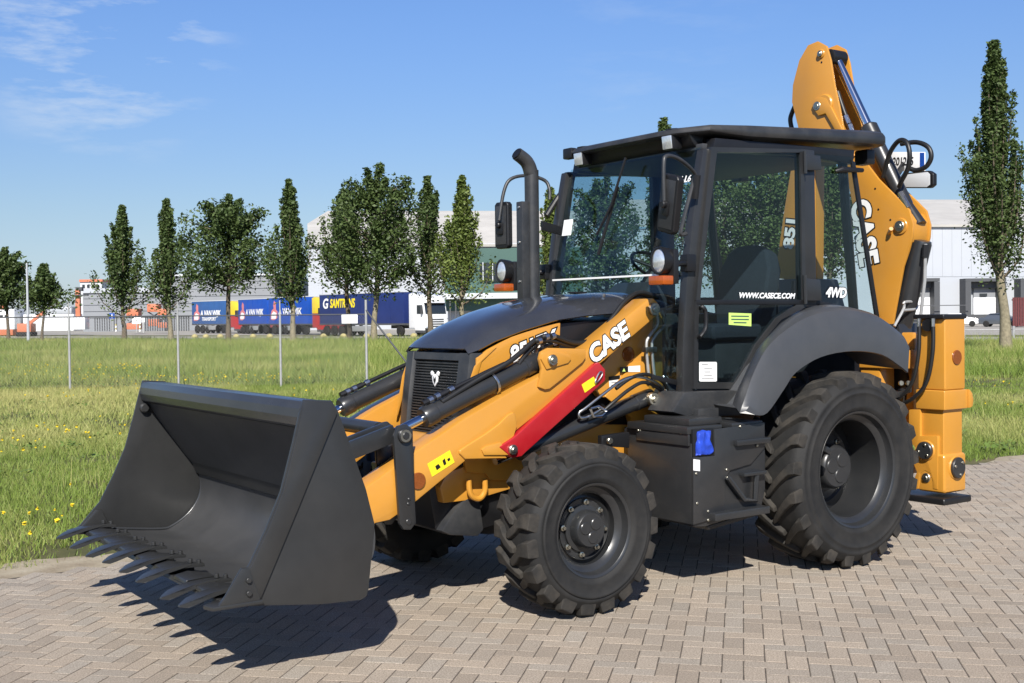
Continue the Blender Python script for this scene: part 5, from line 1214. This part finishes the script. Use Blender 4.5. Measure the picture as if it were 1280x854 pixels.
# green office front
b4 = building('green_office', 'dark green office front with a canopy before the white warehouse roof', 640, 150)
bpart('wall', 556, 730, 310, 388, 150, 10, 'green', b4)
bpart('window_band', 600, 728, 328, 352, 150, .3, 'window', b4, off=-.25)
for u in range(604, 728, 12): bpart('mullion', u, u+1, 328, 352, 149.6, .2, 'cladlight', b4)
bpart('canopy', 556, 730, 366, 373, 147.5, 3, 'cladlight', b4); bpart('lower_wall', 560, 730, 388, 430, 151, 8, 'cladwhite', b4)
bpart('shop_window', 592, 726, 374, 396, 150.6, .4, 'window', b4)
for u in (562, 569, 575, 640, 690): bpart('canopy_post', u, u+1.6, 373, 420, 147.8, .2, 'darkgrey', b4)

# ------------------------------------------------------------------ lorries
def lorry(u, D, theta, trailer, label, cabm, txt=None, logo=None, L=13.6, second=None):
    al = math.atan((u-640)/FPX); r_ = FH*math.cos(al)+RH*math.sin(al); p_ = RH*math.cos(al)-FH*math.sin(al)
    h = p_*math.sin(theta)-r_*math.cos(theta); rz = math.atan2(h.y, h.x)
    t = thing('articulated_lorry', label, 'lorry', G(u, D), rz, 'lorries parked in a row beyond the meadow')
    bd = fin('trailer', box((0, 0, 1.15), (L, 2.5, 4.0), .03), MT[trailer], t)
    fin('trailer_frame', box((-.02, -.02, 3.93), (L+.02, 2.52, 4.02), .01), MT['cladlight'], bd); fin('trailer_frame', box((-.02, -.02, 1.02), (L+.02, 2.52, 1.17), .01), MT['darkgrey'], bd)
    for xx in np.linspace(L*.16, L*.85, 5): fin('tarpaulin_seam', box((xx-.03, -.018, 1.2), (xx+.03, 0, 3.9)), MT[trailer], bd, smooth=0)
    fin('side_guard', box((L*.38, .05, .45), (L*.66, .12, .95), .01), MT['galv'], bd)
    for xx in (1.6, 2.9, 4.2, L-.1, L+3.2): 
        for yy in (.02, 2.18): fin('wheel', xf(lathe([(0, 0), (.28, .0), (.30, .03), (.46, .03), (.5, .07), (.5, .26), (.46, .30), (0, .30)], (0, 0, 0), (0, 1, 0), 20, caps=False), Matrix.Translation((xx-.6, yy, .5))), MT['rubber'], t)
    # tractor
    x0 = L+.75
    c = prism([(x0, .75), (x0, 3.75), (x0+.5, 3.85), (x0+1.6, 3.55), (x0+2.05, 2.9), (x0+2.25, 1.9), (x0+2.25, .45), (x0+.9, .45), (x0+.8, .75)], .0, 2.5, bv=.06)
    cb = fin('cab', c, MT[cabm], t)
    if second: fin('cab_upper', prism([(x0-.02, 2.2), (x0-.02, 3.8), (x0+.5, 3.9), (x0+1.62, 3.6), (x0+2.07, 2.93), (x0+2.2, 2.2)], -.02, 2.52, bv=.05), MT[second], cb)
    ws = prism([(x0+2.27, 1.98), (x0+2.09, 2.86), (x0+2.03, 2.86), (x0+2.2, 1.98)], .12, 2.38, bv=.01); ws.transform(Matrix.Translation((.012, 0, 0))); fin('windscreen', ws, MT['window'], cb)
    fin('side_window', prism([(x0+1.2, 2.0), (x0+1.2, 2.75), (x0+1.95, 2.75), (x0+2.1, 2.0)], -.035, .05), MT['window'], cb)
    fin('sun_visor', box((x0+2.0, .1, 2.86), (x0+2.32, 2.4, 2.95), .02), MT['darkgrey'], cb)
    for z in (1.45, 1.25, 1.05, .85): fin('grille_bar', box((x0+2.24, .4, z), (x0+2.29, 2.1, z+.09), .01), MT['darkgrey'], cb)
    for yy in (.1, 1.95): fin('headlight', box((x0+2.23, yy, .62), (x0+2.29, yy+.45, .86), .02), MT['lens'], cb)
    fin('mirror', box((x0+2.0, -.28, 2.0), (x0+2.12, -.10, 2.7), .03), MT['darkgrey'], cb)
    fin('bumper', box((x0+.9, -.01, .32), (x0+2.3, 2.51, .56), .04), MT['darkgrey'], cb)
    fin('chassis', box((L-3.0, .8, .7), (x0+1.0, 1.7, 1.0), .02), MT['darkgrey'], t)
    if txt:
        for (s_, size, xx, zz, mm, w_) in txt:
            text('lettering', s_, size, MT[mm], (xx, -.02, zz), (1, 0, 0), (0, 0, 1), bd, off=size*.03, shear=.15, lift=.012, xs=w_)
    if logo == 'flame':
        fin('emblem', prism([(.5, 1.6), (1.2, 1.55), (1.85, 1.75), (1.95, 2.5), (1.6, 2.7), (1.6, 3.4), (1.25, 3.65), (1.05, 3.2), (1.15, 2.8), (.7, 2.6), (.45, 2.1)], -.022, -.004), MT['pink'], bd, smooth=0)
        fin('emblem', prism([(.6, 1.7), (1.6, 1.7), (1.75, 2.3), (1.1, 2.5), (.7, 2.2)], -.032, -.02), MT['white'], bd, smooth=0)
    return t
vs_ = [('A VAN WIJK', .92, 2.2, 2.45, 'white', .95)]
lorry(240, 147, .50, 'tblue_faded', 'lorry with a faded blue trailer, leftmost in the row behind the trees', 'truckred', vs_+[('TRANSPORT', .6, 2.5, 1.75, 'white', 1.0)], 'flame', L=8.4, second='truckyellow')
lorry(298, 137, .40, 'tblue', 'lorry with a bright blue trailer, squeezed in the middle of the row of blue ones', 'truckred', vs_, 'flame', L=8.0, second='truckwhite')
lorry(336, 128, .50, 'tblue', 'lorry with a bright blue trailer and a red and yellow cab, rightmost blue one', 'truckred', vs_, 'flame', L=8.4, second='truckyellow')
lorry(399.5, 114, .57, 'tnavy', 'lorry with a navy trailer, yellow lettering and a white cab', 'truckwhite', [('SAMTRANS', 1.15, 1.9, 3.05, 'sticker_yellow', .72), ('G', 1.3, .6, 3.05, 'white', 1.0)], None)
# yellow rounded concrete blocks along the lorry park
ORDS = ['leftmost of all', 'second from the left', 'third from the left', 'fourth from the left', 'fifth from the left', 'sixth from the left', 'seventh from the left', 'eighth from the left', 'ninth from the left', 'tenth from the left', 'second from the right', 'rightmost of all']
yb = None
for i, (u, D) in enumerate(((243, 112), (257, 111.5), (275, 111), (295, 110), (316, 109), (337, 108), (404, 105), (429, 104), (458, 103), (486, 102), (517, 101), (550, 100))):
    if yb is None:
        bm = bmesh.new(); bmesh.ops.create_uvsphere(bm, u_segments=18, v_segments=10, radius=.31)
        for v in bm.verts: v.co.z = max(-.05, v.co.z*.95)
        yb = o = fin('yellow_block', bm, MT['yblock'], None, smooth=1)
    else: o = link('yellow_block', yb.data)
    o.location = G(u, D, .05)
    tag(o, 'half round yellow concrete block at the edge of the lorry park, '+ORDS[i], 'concrete block', 'yellow concrete blocks lining the lorry park')

# ------------------------------------------------------------------ left yard clutter
pole = fin('flagpole', tube([G(35, 98), G(35, 98, HZ(35, 329, 98))], [.13, .07], 12), MT['cladwhite'], None, smooth=1); tag(pole, 'slim white pole standing between the two leftmost trees', 'pole')
def yard(name, label, cat, u, D): return building(name, label, u, D, cat)
g = 'white containers and cabins in the yard at left'
y1 = yard('white_cabin', 'long white site cabin at the far left edge of the yard', 'cabin', 8, 140); bpart('body', -20, 18, 387, 412, 140, 3, 'truckwhite', y1, .05); bpart('window', 0, 4, 394, 397, 140, .1, 'window', y1, off=-.08); bpart('window', 6, 10, 394, 397, 140, .1, 'window', y1, off=-.08)
y2 = yard('white_cabin', 'white site cabin with a curved roof under the loose tree', 'cabin', 60, 142); bpart('body', 29, 92, 393, 414, 142, 3, 'truckwhite', y2, .05); bpart('roof_unit', 54, 90, 383, 393, 142, 3, 'cladwhite', y2, .3)
y3 = yard('orange_loading_crane', 'upright orange crane column in front of a white cabin at left', 'crane', 98, 138)
bpart('column', 94.5, 100, 362, 396, 138, .5, 'orange', y3, .03); bpart('crane_head', 95, 103, 359, 364, 138, .6, 'darkgrey', y3, .03); bpart('boom_arm', 88, 110, 368.5, 370, 137.6, .4, 'darkgrey', y3); bpart('base', 92, 106, 396, 412, 137.6, 1.5, 'truckwhite', y3, .03)
y4 = yard('red_crane_arm', 'pale red crane arm rising behind the leftmost tree', 'crane', 20, 150)
fin('arm', xf(strut((-2, 0, 3), (1.0, 0, 8.6), .5, .4), Matrix.Identity(4)), MT['orange'], y4); fin('arm', strut((1.0, 0, 8.6), (-1.2, 0, 9.2), .35, .35), MT['orange'], y4); fin('body', box((-3, -1, 0), (0, 1, 3), .1), MT['orange'], y4)
y5 = yard('orange_excavator_arm', 'small orange machine with a sloping arm under the loose tree', 'machine', 46, 136)
fin('arm', strut((-1, 0, 1.4), (.9, 0, 2.8), .35, .3), MT['orange'], y5); fin('body', box((-2, -.8, .5), (-.4, .8, 1.5), .1), MT['orange'], y5); fin('track', box((-2.1, -.9, 0), (-.3, .9, .5), .1), MT['rubber'], y5)
for i, (u0, u1, v0, v1, lab) in enumerate(((158, 173, 386, 412, 'orange aerial lift parked left of the white notice board'), (184, 198, 380, 408, 'orange aerial lift stacked tall before the grey shed'), (197, 208, 386, 410, 'orange aerial lift beside the pale tree trunk'))):
    q = yard('aerial_lift', lab, 'aerial lift', (u0+u1)/2, 150); q['group'] = 'orange aerial lifts before the grey shed'
    vm = (v0+v1)/2
    bpart('base', u0, u1, vm+5, v1, 150, 1.5, 'orange', q, .05); bpart('platform', u0, u1, v0, vm-4, 150, 1.5, 'orange', q, .05)
    um = (u0+u1)/2
    xa, xb = (G(u0, 150)-q.location).dot(RH), (G(u1, 150)-q.location).dot(RH); za, zb_ = HZ(um, vm+5, 150), HZ(um, vm-4, 150)
    for k in (0, 1): fin('scissor_arm', strut((xa if k else xb, .4+.5*k, za), (xb if k else xa, .4+.5*k, zb_), .15, .1), MT['darkgrey'], q)
q = yard('yard_gate', 'dark slatted yard gate standing behind the meadow at left', 'gate', 190, 126)
for u in range(118, 148, 3): bpart('gate_bar', u, u+1.1, 398, 414, 126, .06, 'darkgrey', q)
for u in range(178, 238, 3): bpart('gate_bar', u, u+1.4, 396, 414, 126, .06, 'darkgrey', q)
bpart('gate_rail', 118, 148, 397, 398.2, 125.9, .1, 'darkgrey', q); bpart('gate_rail', 178, 238, 395, 396.4, 125.9, .1, 'darkgrey', q)
q = yard('notice_board', 'white notice board on a post left of the pale tree trunk', 'sign', 170, 116); bpart('board', 165, 176, 397, 405, 116, .08, 'white', q, .02); bpart('post', 170, 171, 405, 416, 116, .08, 'galv', q)
q = yard('notice_board', 'narrow white notice on a post just right of the wider white board', 'sign', 178, 116); bpart('board', 177, 181, 397.5, 403, 116, .08, 'white', q, .02); bpart('post', 178, 180, 403, 416, 116, .08, 'galv', q)
q = yard('blue_sign', 'small blue square traffic sign at the yard entrance', 'sign', 140, 122); bpart('board', 136.5, 143.5, 391.5, 398.5, 122, .06, 'blue', q, .02); bpart('arrow', 139.4, 140.6, 393, 397, 121.9, .05, 'white', q); bpart('post', 139.5, 140.5, 398, 414, 122, .06, 'galv', q)
for u, lab in ((144.5, 'yellow and white marker post beside the blue sign'), (174.5, 'yellow and white marker post under the notice boards')):
    q = yard('marker_post', lab, 'post', u, 118); q['group'] = 'yellow marker posts at the yard entrance'; 
    for k in range(4): bpart('band', u-.9, u+.9, 405+k*2.4, 407.4+k*2.4, 118, .15, 'white' if k % 2 else 'yblock', q)

# ------------------------------------------------------------------ cars at right
def car(u, D, rz, m, label):
    t = thing('parked_car', label, 'car', G(u, D), rz, 'cars parked before the loading docks')
    body = prism([(-2.1, .35), (-2.15, .75), (-2.0, .95), (-1.5, 1.0), (-1.05, 1.40), (.2, 1.45), (.95, 1.02), (1.85, .88), (2.12, .70), (2.15, .35), (1.75, .28), (-1.8, .28)], -.85, .85, bv=.07, seg=3)
    for v in body.verts:
        if v.co.z > 1.0: v.co.y *= 1-.28*(v.co.z-1.0)/.45
    b = fin('body', body, MT[m], t, smooth=.9)
    for s in (1, -1):
        w_ = prism([(-1.28, 1.02), (-.95, 1.32), (.12, 1.36), (.72, 1.02)], s*.66, s*.80); 
        for v in w_.verts:
            if v.co.z > 1.1: v.co.y *= .86
        fin('side_window', w_, MT['window'], b)
        fin('headlight', box((1.95, s*.55-.18, .66), (2.13, s*.55+.18, .80), .04), MT['lens'], b)
        for x in (-1.35, 1.35):
            wl_ = lathe([(0, 0), (.2, 0), (.22, .02), (.30, .02), (.33, .05), (.33, .2), (0, .2)], (0, 0, 0), (0, -s, 0), 20, caps=False); wl_.transform(Matrix.Translation((x, s*.88, .33))); fin('wheel', wl_, MT['rubber'], t)
        fin('wing_mirror', box((.55, s*.92-.08, .95), (.70, s*.92+.08, 1.08), .03), MT[m], b)
    ws = prism([(.28, 1.42), (.98, 1.03), (.92, 1.00), (.22, 1.38)], -.62, .62); ws.transform(Matrix.Translation((.03, 0, .015))); fin('windscreen', ws, MT['window'], b)
    fin('bumper', box((2.05, -.7, .38), (2.2, .7, .55), .04), MT['darkgrey'], b)
car(1198, 126, RZ-.35, 'carwhite', 'white car parked just right of the orange stabiliser column')
car(1252, 122, RZ-.6, 'cargrey', 'dark grey car parked behind the pale trunk at right')
q = building('red_fence', 'dark red slatted fence panel at the right edge below the docks', 1290, 118, 'fence')
for u in range(1266, 1322, 3): bpart('slat', u, u+2.4, 372, 408, 118, .08, 'redfence', q)
bpart('fence_rail', 1265, 1323, 374, 375.5, 118.1, .1, 'redfence', q)
for u, lab in ((1205, 'short grey barrier post right of the stabiliser column'), (1267, 'short grey barrier post right of the pale trunk')):
    p = fin('barrier_post', tube([G(u, 66), G(u, 66, .82)], .07, 10), MT['galv'], None); tag(p, lab, 'post', 'barrier posts by the road')
r_ = fin('guard_rail', tube([G(1185, 66.3, .62), G(1360, 66.3, .62)], .03, 8), MT['wire'], None); tag(r_, 'thin grey guard rail along the far road at right', 'guard rail')
